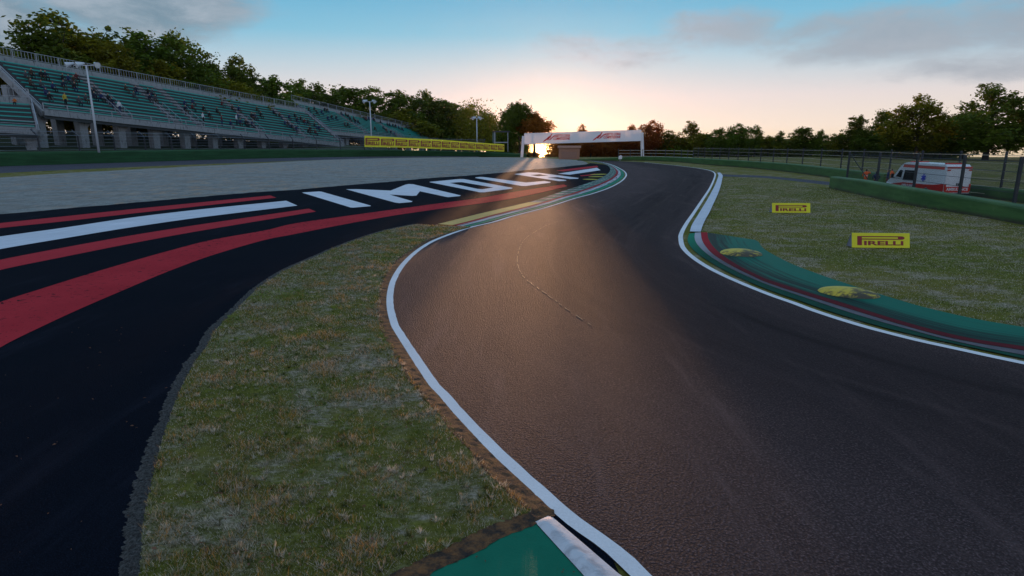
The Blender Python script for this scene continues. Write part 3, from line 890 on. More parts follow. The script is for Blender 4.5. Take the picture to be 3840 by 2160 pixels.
def clumps(name, poly, count, per, z0, h0, h1, label):
    """weed clumps: many blades fanning out of one spot"""
    q = np.array([(p.x, p.y) for p in poly]); lo_, hi_ = q.min(0), q.max(0); X = np.zeros(0); Y = np.zeros(0)
    while len(X) < count:
        x = rng.uniform(lo_[0], hi_[0], 4000); y = lo_[1] + (hi_[1] - lo_[1]) * rng.uniform(0, 1, 4000) ** 1.7
        k = in_poly(x, y, poly); X = np.concatenate([X, x[k]]); Y = np.concatenate([Y, y[k]])
    X, Y = X[:count].repeat(per), Y[:count].repeat(per); m_ = count * per
    a = rng.uniform(0, 6.283, m_); r = rng.uniform(0, .05, m_) * rng.uniform(.4, 1.6, count).repeat(per)
    X, Y = X + np.cos(a) * r, Y + np.sin(a) * r; hgt = rng.uniform(h0, h1, m_) * rng.uniform(.6, 1.2, count).repeat(per); w = rng.uniform(.003, .006, m_)
    b = a + rng.uniform(-.6, .6, m_); ln = hgt * rng.uniform(.3, 1.2, m_)
    V = np.stack([np.stack([X - np.sin(a) * w, Y + np.cos(a) * w, np.full(m_, z0)], 1), np.stack([X + np.sin(a) * w, Y - np.cos(a) * w, np.full(m_, z0)], 1), np.stack([X + np.cos(b) * ln, Y + np.sin(b) * ln, z0 + hgt], 1)], 1)
    me = bpy.data.meshes.new(name); me.vertices.add(m_ * 3); me.vertices.foreach_set('co', V.reshape(-1))
    me.loops.add(m_ * 3); me.loops.foreach_set('vertex_index', np.arange(m_ * 3, dtype=np.int32)); me.polygons.add(m_); me.polygons.foreach_set('loop_start', np.arange(0, m_ * 3, 3, dtype=np.int32))
    at = me.attributes.new('tint', 'FLOAT', 'POINT'); at.data.foreach_set('value', np.repeat(np.clip(rng.uniform(.0, .75, count).repeat(per) + rng.uniform(-.1, .1, m_), 0, .77), 3))
    me.materials.append(M_blade); me.update(); return tag(link(name, me), label, 'weeds', kind='stuff')


clumps('weeds', strip, 900, 26, STRIP_Z, .03, .075, 'small leafy weed clumps dotted over the grass strip')

# fallen leaves and grit
mb = MB()
def debris(poly, cnt, z, s0, s1):
    q = [(p.x, p.y) for p in poly]; x0 = min(a for a, _ in q); x1 = max(a for a, _ in q); y0 = min(b for _, b in q); y1 = max(b for _, b in q)
    k = 0
    while k < cnt:
        x = random.uniform(x0, x1); y = y0 + (y1 - y0) * random.random() ** 2
        if not in_poly(np.array([x]), np.array([y]), poly)[0]: continue
        k += 1
        l = random.uniform(s0, s1); w = l * random.uniform(.25, .5); a = random.uniform(0, 6.28); zz_ = z + random.uniform(0, .01)
        M = Matrix.Translation((x, y, zz_)) @ Matrix.Rotation(a, 4, 'Z') @ Matrix.Rotation(random.uniform(-.4, .4), 4, 'X')
        mb.add([M @ Vector(p) for p in ((-l, 0, 0), (-l * .2, -w, .012), (l, 0, .006), (-l * .1, w, .014), (0, 0, .004))], [(0, 1, 4), (1, 2, 4), (2, 3, 4), (3, 0, 4)])
debris(strip, 420, STRIP_Z + .02, .018, .042)
runbox = [Vector((-9, 2.5, 0)), Vector((-2.6, 2.5, 0)), Vector((-3.0, 8, 0)), Vector((-4.4, 14, 0)), Vector((-14, 14, 0))]
debris(runbox, 260, .026, .008, .03)
debris(gp, 40, .045, .01, .02)
tag(mb.build('leaf_litter', plain('dead_leaf', (.16, .07, .035), .8, var=.6, scale=8), up=True), 'small brown fallen leaves scattered on grass and run-off', 'leaves', kind='stuff')

# ------------------------------------------------------------------ yellow bumps on the apron and run-off
def bump(zf, pts_ends, w, hgt, label, m):
    a, b = [G(*p) for p in zf(pts_ends)]
    d = b - a; l = d.length; mb = MB(); vs = []; nu, nv = 28, 10
    s = Vector((d.y, -d.x, 0)).normalized()
    for i in range(nu + 1):
        t = i / nu; pr = math.sqrt(max(0, 1 - (2 * t - 1) ** 2)) ** 1.1
        for j in range(nv + 1):
            q = 2 * j / nv - 1
            hh = hgt * max(0, 1 - q * q) ** .7 * pr
            p = a + d * t + s * (q * w / 2 * pr) + Vector((0, 0, .036 + hh)); vs.append(p)
    k = nv + 1
    mb.add(vs, [(i * k + j, i * k + j + 1, (i + 1) * k + j + 1, (i + 1) * k + j) for i in range(nu) for j in range(nv)])
    c0 = (a + b) / 2
    mb.v = [(v[0] - c0.x, v[1] - c0.y, v[2]) for v in mb.v]
    return tag(mb.build('kerb_bump', m, up=True, smooth=True, loc=(c0.x, c0.y, 0)), label, 'kerb bump', 'yellow kerb bumps')


M_bump, n = mat('scuffed_yellow')
c = n.obj()
q = n.noise(n.map(c, (2.2, 4.5, 1)), 1.6, 6, .72)
n.out(n.bsdf(n.mix(n.ss(n.m('ADD', q, n.m('MULTIPLY', n.sep(c)[1], -.30)), .48, .68), (.58, .44, .03), (.055, .045, .02)), .6, 0, n.bump(q, .5, .02)))
bump(ZF, [(383, 285), (692, 308)], 1.5, .17, 'small rounded yellow bump at the start of the green apron', M_bump)
bump(ZF, [(1086, 562), (1542, 612)], 1.15, .17, 'larger scuffed yellow bump farther along the green apron', M_bump)
M_bump2 = paint('faded_yellow', (.36, .33, .06), .6, .6, (.08, .08, .04), 3)
bump(Z3, [(1005, 741), (1140, 733)], 1.5, .08, 'low yellow bump on the run-off, nearest the white dash', M_bump2)
bump(Z3, [(985, 760), (1120, 756)], 1.5, .08, 'low yellow bump on the run-off, middle of three', M_bump2)
bump(Z3, [(935, 780), (1075, 786)], 1.5, .08, 'low yellow bump on the run-off, nearest the camera', M_bump2)

# ------------------------------------------------------------------ barriers
M_bar, n = mat('green_barrier')
c = n.obj()
f = n.noise(n.map(c, (.25, .25, 2.2)), 1.3, 6, .65); g = n.noise(c, 2.4, 5, .7)
cc = n.mix(n.ss(f, .3, .7), (.030, .085, .018), (.062, .145, .034))
cc = n.mix(n.m('MULTIPLY', n.ss(g, .56, .78), .6), cc, (.12, .19, .075))
cc = n.mix(n.m('MULTIPLY', n.m('SUBTRACT', 1.0, n.ss(n.sep(c)[2], .02, .32)), n.ss(n.noise(c, 1.1, 4, .6), .2, .6)), cc, (.045, .035, .02))
n.out(n.bsdf(cc, .65, 0, n.bump(g, .4, .02), .35))
M_barL, n = mat('dark_green_barrier')
c = n.obj()
f = n.noise(n.map(c, (.12, .12, 1.6)), 1.3, 6, .65); g = n.noise(c, .5, 5, .7)
cc = n.mix(n.ss(f, .3, .7), (.014, .060, .018), (.026, .098, .034))
n.out(n.bsdf(n.mix(n.m('MULTIPLY', n.ss(g, .55, .8), .5), cc, (.05, .12, .04)), .7, 0, n.bump(f, .3, .03), .3))


def barrier(base, tops, depth, m, label, n=60, soft=.14):
    """wall along base points whose height makes its top meet the given photo rows"""
    hts = []
    for p, (tx, ty) in zip(base, tops):
        t = proj(p)[2]; hts.append(max(.3, D(proj(p)[0], ty, t).z))
    P = resample([Vector((p.x, p.y, 0)) for p in base], n); cum = [0]
    Hs = []
    seg = [0.0]
    for a, b in zip(base, base[1:]): seg.append(seg[-1] + (b - a).length)
    for i in range(n):
        s = seg[-1] * i / (n - 1); j = max(k for k in range(len(seg)) if seg[k] <= s + 1e-6); j = min(j, len(seg) - 2)
        f = (s - seg[j]) / (seg[j + 1] - seg[j]); Hs.append(hts[j] * (1 - f) + hts[j + 1] * f)
    B = offset(P, -depth) if (offset(P, -depth)[n // 2].length > P[n // 2].length) else offset(P, depth)
    mb = MB(); vs = []
    for i in range(n):
        d = (B[i] - P[i]).normalized(); h = Hs[i]; r = min(soft, h * .3)
        prof = [(0, 0), (0, h - r), (r * .3, h - r * .3), (r, h), (depth - r, h), (depth - r * .3, h - r * .3), (depth, h - r), (depth, 0)]
        vs += [P[i] + d * a + Vector((0, 0, b)) for a, b in prof]
    fs = [(i * 8 + j, i * 8 + j + 1, (i + 1) * 8 + j + 1, (i + 1) * 8 + j) for i in range(n - 1) for j in range(7)]
    fs += [tuple(range(8)), tuple((n - 1) * 8 + j for j in range(7, -1, -1))]
    mb.add(vs, fs)
    return tag(mb.build('barrier', m), label, 'barrier'), P, B, Hs


_, BP, BB, BH = barrier(bar_base, [(0, 577), (0, 570), (0, 564.5), (0, 560), (0, 561), (0, 564), (0, 569), (0, 576)], 1.6, M_barL, 'long dark green barrier curving below the grandstands', 120, .35)
fw = [(2165, 602.5), (2300, 603.5), (2402, 602.5), (2526, 607), (2650, 618), (2806, 630), (2961, 645.6), (3110, 666), (3310, 692)]
ft = [(2165, 600), (2300, 592), (2402, 586.6), (2526, 589.4), (2650, 595), (2806, 604), (2961, 614.5), (3110, 630), (3310, 651)]
_, FP, FB, FH = barrier(gnd(fw), ft, 1.1, M_bar, 'low green barrier curving from the gantry to behind the marshals', 80)
nbz = Z4([(745, 978), (1000, 1035), (1500, 1140), (2000, 1220), (2505, 1312)]) + [(4100, 893)]
ntz = Z4([(760, 872), (1000, 902), (1500, 985), (2000, 1065), (2505, 1150)]) + [(4100, 818)]
_, NP, NB, NH = barrier(gnd(nbz), ntz, .9, M_bar, 'thick green barrier on the grass in front of the ambulance', 50)
barrier(gnd([(3600, 728), (3720, 745), (3840, 762), (4000, 784)]), [(0, 690), (0, 702), (0, 714), (0, 730)], .8, M_bar, 'short green barrier behind the rear of the ambulance', 20)

# grass bank behind the long left barrier
bf = lambda i: max(0.0, min(1.0, (88 - i) / 36)); bd = lambda i: 12.0 * max(0.0, (i - 88) / 31)
rows = [(1.5, lambda i: BH[i] - .12), (9, lambda i: BH[i] + .3 - bd(i) * .3), (24, lambda i: BH[i] + 1.3 - bd(i)), (46, lambda i: BH[i] + 1.3 + 3.3 * bf(i) - bd(i)), (220, lambda i: BH[i] + 1 + 6 * bf(i) - bd(i) * 1.5)]
OFF = {}
sgn = -1 if offset(BP, -5)[60].length > BP[60].length else 1
vs = []
for (w, zf) in rows:
    q = offset(BP, sgn * w)
    vs.append([Vector((q[i].x, q[i].y, zf(i))) for i in range(120)])
mb = MB()
mb.add([p for r in vs for p in r], [(j * 120 + i, j * 120 + i + 1, (j + 1) * 120 + i + 1, (j + 1) * 120 + i) for j in range(len(rows) - 1) for i in range(119)])
tag(mb.build('grass_bank', M_bank, up=True), 'shaded grass bank under the grandstands', kind='structure')


# ------------------------------------------------------------------ grandstands
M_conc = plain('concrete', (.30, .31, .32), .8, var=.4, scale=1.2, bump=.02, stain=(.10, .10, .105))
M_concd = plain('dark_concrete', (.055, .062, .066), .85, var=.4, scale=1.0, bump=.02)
M_bench = plain('teal_bench', (.030, .40, .34), .5, var=.3, scale=.8)
M_steel = plain('galvanised_steel', (.33, .36, .40), .45, .5, var=.2, scale=4)
M_dsteel = plain('dark_steel', (.055, .06, .07), .5, .6, var=.2, scale=4)


def grandstand(A, B, Ab, Bb, rows, label, aisles, piers, rail_step=5.0, cut=None, fasc=1.35):
    """A,B front lower edge (left, right), Ab,Bb back top edge; all world points"""
    root = empty('grandstand', ((A + B) / 2).to_tuple(), 0, label, 'grandstand')
    o0 = Vector(root.location)
    A, B, Ab, Bb = [p - o0 for p in (A, B, Ab, Bb)]
    def pt(s, k): return A.lerp(B, s).lerp(Ab.lerp(Bb, s), k)
    def low(s, k, h):  # terrace level: step k of rows
        p = pt(s, (k + h) / rows); return p
    ns = 24; Ss = [i / ns for i in range(ns + 1)]
    run = lambda s, k: pt(s, k / rows)
    # stepped terrace slab
    mb = MB(); prof = []
    for k in range(rows):
        prof += [(k, k), (k, k + 1)]           # plan step, height step : riser then tread
    prof += [(rows, rows)]
    vs = []
    for s in (0, 1):
        for (a, b) in prof:
            p = pt(s, a / rows); q = pt(s, b / rows)
            vs.append(Vector((p.x, p.y, q.z)))
        for (a, d) in ((rows, 1.2), (0, 1.2)):
            p = pt(s, a / rows); vs.append(Vector((p.x, p.y, p.z - d)))
    m_ = len(vs) // 2
    mb.add(vs, [(i, (i + 1) % m_, m_ + (i + 1) % m_, m_ + i) for i in range(m_)])
    # stringers at both ends
    for s, sg in ((0, -1), (1, 1)):
        mb.add([vs[i] if s == 0 else vs[m_ + i] for i in range(m_)], [tuple(range(m_))])
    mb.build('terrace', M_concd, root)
    dirn = (B - A); dirn.z = 0; L_ = dirn.length; dirn.normalize()
    back = (Ab - A); back.z = 0; back.normalize()
    up = Vector((0, 0, 1))
    # pale front fascia and side stringer
    mb = MB()
    mb.beam(A - back * .15 + up * .2, B - back * .15 + up * .2, .4, fasc)
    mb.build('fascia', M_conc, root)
    mb = MB()
    mb.beam(A - dirn * .25 - up * .1, Ab - dirn * .25 - up * .1, .5, 1.5)
    mb.build('side_wall', M_conc, root)
    mb = MB(); mb.beam(B + dirn * .25 - up * .1, Bb + dirn * .25 - up * .1, .5, 1.5); mb.build('side_wall', M_conc, root)
    mb = MB(); mb.beam(Ab + up * .9 + back * .3, Bb + up * .9 + back * .3, .4, 1.8); mb.build('back_wall', M_conc, root)
    # bench rows, broken by stairways
    for k in range(rows):
        cuts = [0.015]
        for a in aisles: cuts += [a - .014, a + .014]
        cuts.append(.985)
        for a, b in zip(cuts[::2], cuts[1::2]):
            mb = MB()
            p = pt(a, (k + .45) / rows); q = pt(b, (k + .45) / rows)
            p.z = pt(a, (k + 1) / rows).z + .30; q.z = pt(b, (k + 1) / rows).z + .30
            mb.beam(p, q, .5, .26)
            mb.build('bench_row', M_bench, root)
    # stairways
    for a in aisles:
        mb = MB()
        for k in range(rows * 2):
            p = pt(a, (k + .5) / rows / 2); p.z = pt(a, math.floor(k / 2 + 1) / rows).z + (.1 if k % 2 == 0 else .3)
            mb.beam(p - dirn * L_ * .011, p + dirn * L_ * .011, .6, .35)
        mb.build('stairway', M_conc, root)
        mb = MB()
        for sd in (-1, 1):
            p = pt(a, .02) + dirn * (L_ * .012 * sd) + up * 2; q = pt(a, .42) + dirn * (L_ * .012 * sd) + up * 2
            mb.beam(p, q, .09, .09)
            for f in (0, .33, .66, 1): mb.beam(p.lerp(q, f), p.lerp(q, f) - up * 1.6, .09, .09)
        mb.build('stair_rail', M_steel, root)
    # railings
    def rail(P, Q, hgt, name, bars):
        mb = MB(); n_ = max(2, int((Q - P).length / rail_step))
        for i in range(n_ + 1):
            p = P.lerp(Q, i / n_); mb.beam(p - up * .6, p + up * hgt, .16, .16)
        mb.beam(P + up * hgt, Q + up * hgt, .12, .12); mb.beam(P + up * hgt * .12, Q + up * hgt * .12, .1, .1)
        if bars:
            nb = int((Q - P).length / .75)
            for i in range(nb):
                p = P.lerp(Q, (i + .5) / nb); mb.beam(p + up * hgt * .12, p + up * hgt, .07, .07)
        else:
            mb.beam(P + up * hgt * .55, Q + up * hgt * .55, .09, .09)
        mb.build(name, M_steel, root)
    rail(Ab + up * 1.8 + back * .3, Bb + up * 1.8 + back * .3, 1.9, 'back_railing', True)
    rail(A + up * .9 - back * .2, B + up * .9 - back * .2, 1.35, 'front_railing', False)
    rail(A + up * .6 - dirn * .3, Ab + up * .6 - dirn * .3, 1.1, 'side_railing', False)
    rail(B + up * .6 + dirn * .3, Bb + up * .6 + dirn * .3, 1.1, 'side_railing', False)
    # piers with a corbel under the front edge, taller ones behind
    for s in piers:
        for kk, nm in ((.10, 'pier'), (.62, 'pier')):
            top = pt(s, kk) - up * 1.0
            w = 2.0
            gzb = -4.0
            mb = MB(); b0 = top + up * gzb; zb = GROUND(top + o0) - o0.z - 1
            mb.prism([top - dirn * w * .5, top + dirn * w * .5, Vector((top.x, top.y, zb)) + dirn * w * .42, Vector((top.x, top.y, zb)) - dirn * w * .42], back * 2.0)
            if kk < .3:
                mb.prism([top + dirn * w * .5, top + dirn * (w * .5 + 2.4), top + dirn * w * .5 - up * 2.4], back * 1.4)
            mb.build(nm, M_conc, root)
    return root, lambda s, k: pt(s, k) + o0, rows


def GROUND(p):
    """height of the bank below a point on the left side"""
    best = min(range(120), key=lambda i: (BP[i].x - p.x) ** 2 + (BP[i].y - p.y) ** 2)
    d = math.hypot(BP[best].x - p.x, BP[best].y - p.y)
    r = [(0, 0)] + [(w, f(best)) for w, f in rows]
    for (a, za), (b, zb) in zip(r, r[1:]):
        if d <= b: return za + (zb - za) * (d - a) / (b - a)
    return r[-1][1]


# long near stand
fA = D(164, 424, 140); fB = D(1288, 546, 235)
dv = (fB - fA); dv.z = 0; dv.normalize(); bk_ = Vector((-dv.y, dv.x, 0))
def back_of(f, depth, y_top):
    p = f + bk_ * depth
    for _ in range(20):
        t = proj(p)[2]; q = D(proj(p)[0], y_top(proj(p)[0]), t); p.z = q.z
    return p
top1 = lambda x: np.interp(x, [-120, 0, 241, 483, 725, 960, 1098, 1200], [206, 240, 279, 322, 367, 405, 420, 438])
gA, ptA, rA = grandstand(fA, fB, back_of(fA, 17, top1), back_of(fB, 17, top1), 12,
                         'long grandstand with teal bench rows on concrete piers, closest to the camera', (.19, .33, .40, .62, .82), [i / 11 for i in range(12)])
fC = D(1245, 500, 255); fE = D(1640, 536, 330)
top2 = lambda x: np.interp(x, [1090, 1288, 1482, 1599, 1700], [390, 430, 466, 493, 512])
dv = (fE - fC); dv.z = 0; dv.normalize(); bk_ = Vector((-dv.y, dv.x, 0))
gB, ptB, rB = grandstand(fC, fE, back_of(fC, 20, lambda x: 390), back_of(fE, 14, lambda x: 492), 12,
                         'higher grandstand with teal benches rising behind the yellow banner', (.30, .62), [i / 7 for i in range(8)])
fF = D(-330, 470, 120); fH = D(140, 497, 132)
dv = (fH - fF); dv.z = 0; dv.normalize(); bk_ = Vector((-dv.y, dv.x, 0))
gC, ptC, rC = grandstand(fF, fH, back_of(fF, 12, lambda x: 375), back_of(fH, 12, lambda x: 398), 6,
                         'small low grandstand cut off by the left picture edge', (.5,), [.2, .55, .93])

# ------------------------------------------------------------------ people
M_skin = plain('skin', (.42, .24, .17), .6, var=.1)
CL = {'dark blue': (.010, .020, .085), 'black': (.006, .006, .008), 'dark red': (.10, .010, .012), 'grey': (.05, .052, .06), 'orange': (.55, .14, .02),
      'navy': (.005, .009, .028), 'brown': (.045, .026, .014), 'olive': (.06, .065, .022), 'white': (.62, .62, .64), 'yellow': (.5, .36, .04)}
M_cl = {k: plain(k.replace(' ', '_') + '_cloth', v, .8, var=.25, scale=6) for k, v in CL.items()}
M_hair = plain('hair', (.025, .017, .012), .7, var=.3, scale=20)
M_shoe = plain('shoe', (.015, .014, .014), .5)


def skin_body(joints, edges, classify):
    """one continuous body grown from a skeleton; classify(point) picks the material slot"""
    me = bpy.data.meshes.new('body'); names = list(joints)
    me.from_pydata([joints[k][:3] for k in names], [], []); me.update()
    me2 = bpy.data.meshes.new('body'); me2.from_pydata([joints[k][:3] for k in names], [(names.index(a), names.index(b)) for a, b in edges], [])
    o = bpy.data.objects.new('body', me2); COL.objects.link(o)
    md = o.modifiers.new('skin', 'SKIN')
    for i, k in enumerate(names):
        r = joints[k][3]; sv = me2.skin_vertices[0].data[i]
        sv.radius = r if isinstance(r, tuple) else (r, r); sv.use_root = (k == 'pelvis')
    sb = o.modifiers.new('sub', 'SUBSURF'); sb.levels = 1; sb.render_levels = 1
    bpy.context.view_layer.update()
    out = bpy.data.meshes.new_from_object(o.evaluated_get(bpy.context.evaluated_depsgraph_get()))
    bpy.data.objects.remove(o); bpy.data.meshes.remove(me); bpy.data.meshes.remove(me2)
    out.materials.clear()
    for m_ in range(5): out.materials.append(None)
    for p in out.polygons:
        p.material_index = classify(Vector(p.center)); p.use_smooth = True
    return out


def pose(kind):
    J = {}
    if kind == 'sit':
        J.update(pelvis=(0, 0, .10, (.17, .12)), waist=(0, -.02, .27, (.15, .11)), chest=(0, -.05, .46, (.19, .12)), neck=(0, -.06, .60, .055), chin=(0, -.085, .68, (.072, .085)), head=(0, -.07, .76, (.082, .098)), crown=(0, -.06, .845, .055))
        for s, q in ((-1, 'l'), (1, 'r')):
            J.update({'sh' + q: (s * .19, -.05, .53, .062), 'el' + q: (s * .26, -.13, .29, .046), 'wr' + q: (s * .15, -.32, .20, .034), 'ha' + q: (s * .12, -.40, .17, .035),
                      'hp' + q: (s * .10, -.04, .07, .095), 'kn' + q: (s * .14, -.46, .09, .068), 'an' + q: (s * .13, -.44, -.34, .042), 'to' + q: (s * .14, -.60, -.40, .036)})
        cls = lambda p: (0 if p.z > .63 and p.y < -.075 and p.z < .80 else 1) if p.z > .63 else (0 if (p.y < -.35 and p.z > .14 and abs(p.x) < .2 and p.z > .165) else (4 if p.z < -.36 else (3 if p.z < .14 and (p.y < -.1 or p.z < .06) else 2)))
    else:
        lift = .0
        J.update(pelvis=(0, 0, .95, (.155, .11)), waist=(0, 0, 1.10, (.14, .10)), chest=(0, 0, 1.32, (.19, .12)), neck=(0, 0, 1.49, .055), chin=(0, -.025, 1.57, (.072, .085)), head=(0, -.01, 1.65, (.082, .098)), crown=(0, 0, 1.74, .055))
        for s, q in ((-1, 'l'), (1, 'r')):
            el, wr, ha = (s * .27, .02, 1.14), (s * .29, -.06, .90), (s * .29, -.09, .80)
            if kind == 'hips': el, wr, ha = (s * .40, .06, 1.20), (s * .24, -.02, 1.03), (s * .17, -.05, 1.02)
            if kind == 'phone' and s < 0: el, wr, ha = (s * .42, -.02, 1.32), (s * .22, -.10, 1.54), (s * .14, -.09, 1.60)
            if kind == 'phone' and s > 0: el, wr, ha = (s * .32, .0, 1.18), (s * .25, -.16, 1.02), (s * .2, -.22, 1.0)
            J.update({'sh' + q: (s * .19, 0, 1.41, .062), 'el' + q: (*el, .046), 'wr' + q: (*wr, .034), 'ha' + q: (*ha, .034),
                      'hp' + q: (s * .09, 0, .90, .095), 'kn' + q: (s * .11, -.02, .50, .066), 'an' + q: (s * .12, .02, .09, .044), 'to' + q: (s * .13, -.14, .035, .036)})
            if kind != 'stand':
                h = Vector(ha); d = (h - Vector(wr)).normalized(); sd = d.cross(Vector((0, 1, 0))).normalized()
                for f, (off, ln) in enumerate(((-.028, .075), (-.010, .088), (.010, .084), (.027, .066))):
                    a_ = h + sd * off + d * .025; b_ = a_ + d * ln * .5 + Vector((0, -.012, 0)); c_ = b_ + d * ln * .35 + Vector((0, -.03, 0))
                    J['f%d%sa' % (f, q)] = (*a_, .010); J['f%d%sb' % (f, q)] = (*b_, .009); J['f%d%sc' % (f, q)] = (*c_, .008)
                a_ = h - sd * .04 * s - d * .03; b_ = a_ - sd * .03 * s + d * .03
                J['t%sa' % q] = (*a_, .011); J['t%sb' % q] = (*b_, .009)
        cls = lambda p: (0 if p.z > 1.52 and p.y < -.035 and p.z < 1.70 else 1) if p.z > 1.54 and abs(p.x) < .12 else (4 if p.z < .085 else (3 if p.z < .97 and abs(p.x) < .22 else 2))
        if kind in ('stand',):
            c0 = cls; cls = lambda p: 0 if (p.z < .86 and abs(p.x) > .235) else c0(p)
        else:
            c0 = cls
            hp = [Vector(J['ha' + q][:3]) for q in 'lr']
            cls = lambda p: 0 if min((p - h).length for h in hp) < .085 else c0(p)
    E = [('pelvis', 'waist'), ('waist', 'chest'), ('chest', 'neck'), ('neck', 'chin'), ('chin', 'head'), ('head', 'crown')]
    for q in 'lr':
        E += [('chest', 'sh' + q), ('sh' + q, 'el' + q), ('el' + q, 'wr' + q), ('wr' + q, 'ha' + q), ('pelvis', 'hp' + q), ('hp' + q, 'kn' + q), ('kn' + q, 'an' + q), ('an' + q, 'to' + q)]
        if 'f0%sa' % q in J:
            for f in range(4): E += [('ha' + q, 'f%d%sa' % (f, q)), ('f%d%sa' % (f, q), 'f%d%sb' % (f, q)), ('f%d%sb' % (f, q), 'f%d%sc' % (f, q))]
            E += [('ha' + q, 't%sa' % q), ('t%sa' % q, 't%sb' % q)]
    return skin_body(J, E, cls)


BODY = {k: pose(k) for k in ('sit', 'stand', 'hips', 'phone')}
_pm = {}


def person_mesh(kind, top, legs):
    if (kind, top, legs) not in _pm:
        me = BODY[kind].copy()
        for i, m_ in enumerate((M_skin, M_hair, M_cl[top], M_cl[legs], M_shoe)): me.materials[i] = m_
        _pm[(kind, top, legs)] = me
    return _pm[(kind, top, legs)]


P1 = Z1([(200, 590), (240, 560), (240, 630), (320, 580), (352, 575), (320, 640), (400, 670), (345, 710), (385, 750), (480, 600), (525, 600), (565, 610), (590, 590), (495, 660), (575, 660), (612, 775), (660, 765), (735, 690), (705, 710), (725, 740), (778, 750), (838, 760), (872, 790), (975, 680), (1050, 690), (1040, 730), (1140, 705), (1180, 720), (1158, 765), (1210, 755), (1428, 790), (1440, 830), (1495, 780), (1490, 820), (1575, 840), (1678, 850), (1627, 900), (1725, 800), (1803, 825), (1850, 840), (1840, 890), (1790, 945), (1862, 945), (1908, 950), (1950, 900), (1960, 950), (1975, 890)])
P1s = Z1([(490, 785), (912, 840), (1570, 920), (1710, 940), (1830, 940)]) + Z2([(535, 615)])
P2 = Z2([(160, 415), (195, 455), (110, 470), (145, 470), (60, 540), (120, 545), (315, 440), (380, 465), (470, 480), (530, 470), (430, 530), (460, 535), (500, 565), (550, 510), (580, 505), (620, 520), (655, 535), (655, 610), (672, 605), (725, 620), (715, 555), (760, 590)])
P3 = Z2([(665, 410), (715, 400), (710, 470), (740, 445), (785, 435), (820, 410), (840, 420), (850, 490), (885, 480), (925, 490), (975, 440), (1015, 460), (1045, 470), (1060, 500), (1095, 490), (1115, 520), (1140, 525), (1195, 490), (1215, 495), (1245, 490), (1285, 505), (1010, 550), (1040, 560), (1300, 590), (1355, 530), (1380, 585), (1420, 550), (1410, 610), (1455, 630), (1490, 640), (1440, 560), (1475, 560), (1500, 570), (1530, 580), (1560, 600), (1605, 565), (1660, 590), (1690, 590), (1710, 595), (1740, 650), (1770, 640), (1805, 635), (1780, 590)])
ORD = ['first', 'second', 'third', 'fourth', 'fifth', 'sixth', 'seventh', 'eighth', 'ninth', 'tenth', 'eleventh', 'twelfth']
SECA = ['left end', 'left of first floodlight', 'right of first floodlight', 'beside first stairs', 'between double stairs', 'past double stairs', 'stand middle', 'beside fourth stairs', 'past fourth stairs', 'far end']
used_l = set()


def seat_person(px, pt, rows_, where, secs, standing, sc):
    best = None
    for k in range(rows_):
        for i in range(241):
            s = i / 240
            p = pt(s, (k + .45) / rows_); p.z = pt(s, (k + 1) / rows_).z + .44
            q = Vector((p.x, p.y, p.z + (.4 if not standing else .6) * sc)); x, y, _ = proj(q)
            e = (x - px[0]) ** 2 + (y - px[1]) ** 2
            if best is None or e < best[0]: best = (e, p, k, s)
    _, p, k, s = best
    tops = ['dark blue', 'black', 'black', 'dark red', 'grey', 'navy', 'dark blue', 'brown', 'black', 'navy', 'black', 'dark blue', 'olive']
    sec = secs[min(len(secs) - 1, int(s * len(secs)))]
    for tr in range(60):
        top = random.choice(tops[:11] if tr < 12 else tops)
        if standing: top = ['yellow', 'white', 'white', 'dark red', 'white', 'dark blue'][P1s.index(px)]
        legs = random.choice(['navy', 'black', 'grey', 'dark blue', 'brown'])
        lab = ('standing' if standing else 'seated') + ' spectator in %s jacket, %s row up, %s, %s' % (top, ORD[k], sec, where)
        if lab not in used_l or standing: break
    used_l.add(lab)
    o = link('person', person_mesh('stand' if standing else 'sit', top, legs))
    ahead = pt(s, 0) - pt(s, 1); o.rotation_euler = (0, 0, math.atan2(ahead.y, ahead.x) + math.pi / 2 + random.uniform(-.5, .5))
    o.scale = (sc,) * 3
    if standing:
        p = pt(s, (k + .12) / rows_); p.z = pt(s, (k + 1) / rows_).z + .01
    o.location = p
    tag(o, lab, 'person', 'spectators in the grandstands')


for q in P1 + P2: seat_person(q, ptA, rA, 'long stand', SECA, False, 2.2)
for q in P1s: seat_person(q, ptA, rA, 'long stand', SECA, True, 1.95)
for q in P3: seat_person(q, ptB, rB, 'far stand', ['left end', 'before first stairs', 'past first stairs', 'behind floodlight pole', 'past floodlight pole', 'by last stairs', 'right end'], False, 2.2)
o = link('person', person_mesh('sit', 'orange', 'navy')); s_ = .86
p = ptC(s_, (5 + .45) / 6); p.z = ptC(s_, 1).z + .44; o.location = p; o.scale = (1.4,) * 3; o.rotation_euler = (0, 0, math.radians(25))
tag(o, 'lone seated spectator in orange jacket on the small low grandstand', 'person', 'spectators in the grandstands')

# marshals by the ambulance
def marshal(px, y_head, kind, top, legs, label, face, vest=True):
    d = ray(px, y_head); t = (1.79 - H) / d.z
    o0 = empty('person', (d.x * t, d.y * t, 0), face, label, 'person', 'marshals beside the ambulance')
    b = link('body', person_mesh(kind, top, legs), o0)
    if vest:
        mb = MB()
        for z_, w_, dd in ((1.06, .175, .135), (.52, .0, .0)):
            if w_:
                ring = [Vector((math.cos(a) * w_ * 1.06, math.sin(a) * dd, z_)) for a in [i * math.pi / 8 for i in range(16)]]
                mb.add(ring + [p + Vector((0, 0, .06)) for p in ring], [(i, (i + 1) % 16, 16 + (i + 1) % 16, 16 + i) for i in range(16)])
        mb.build('reflective_band', M_refl, o0)
    return o0


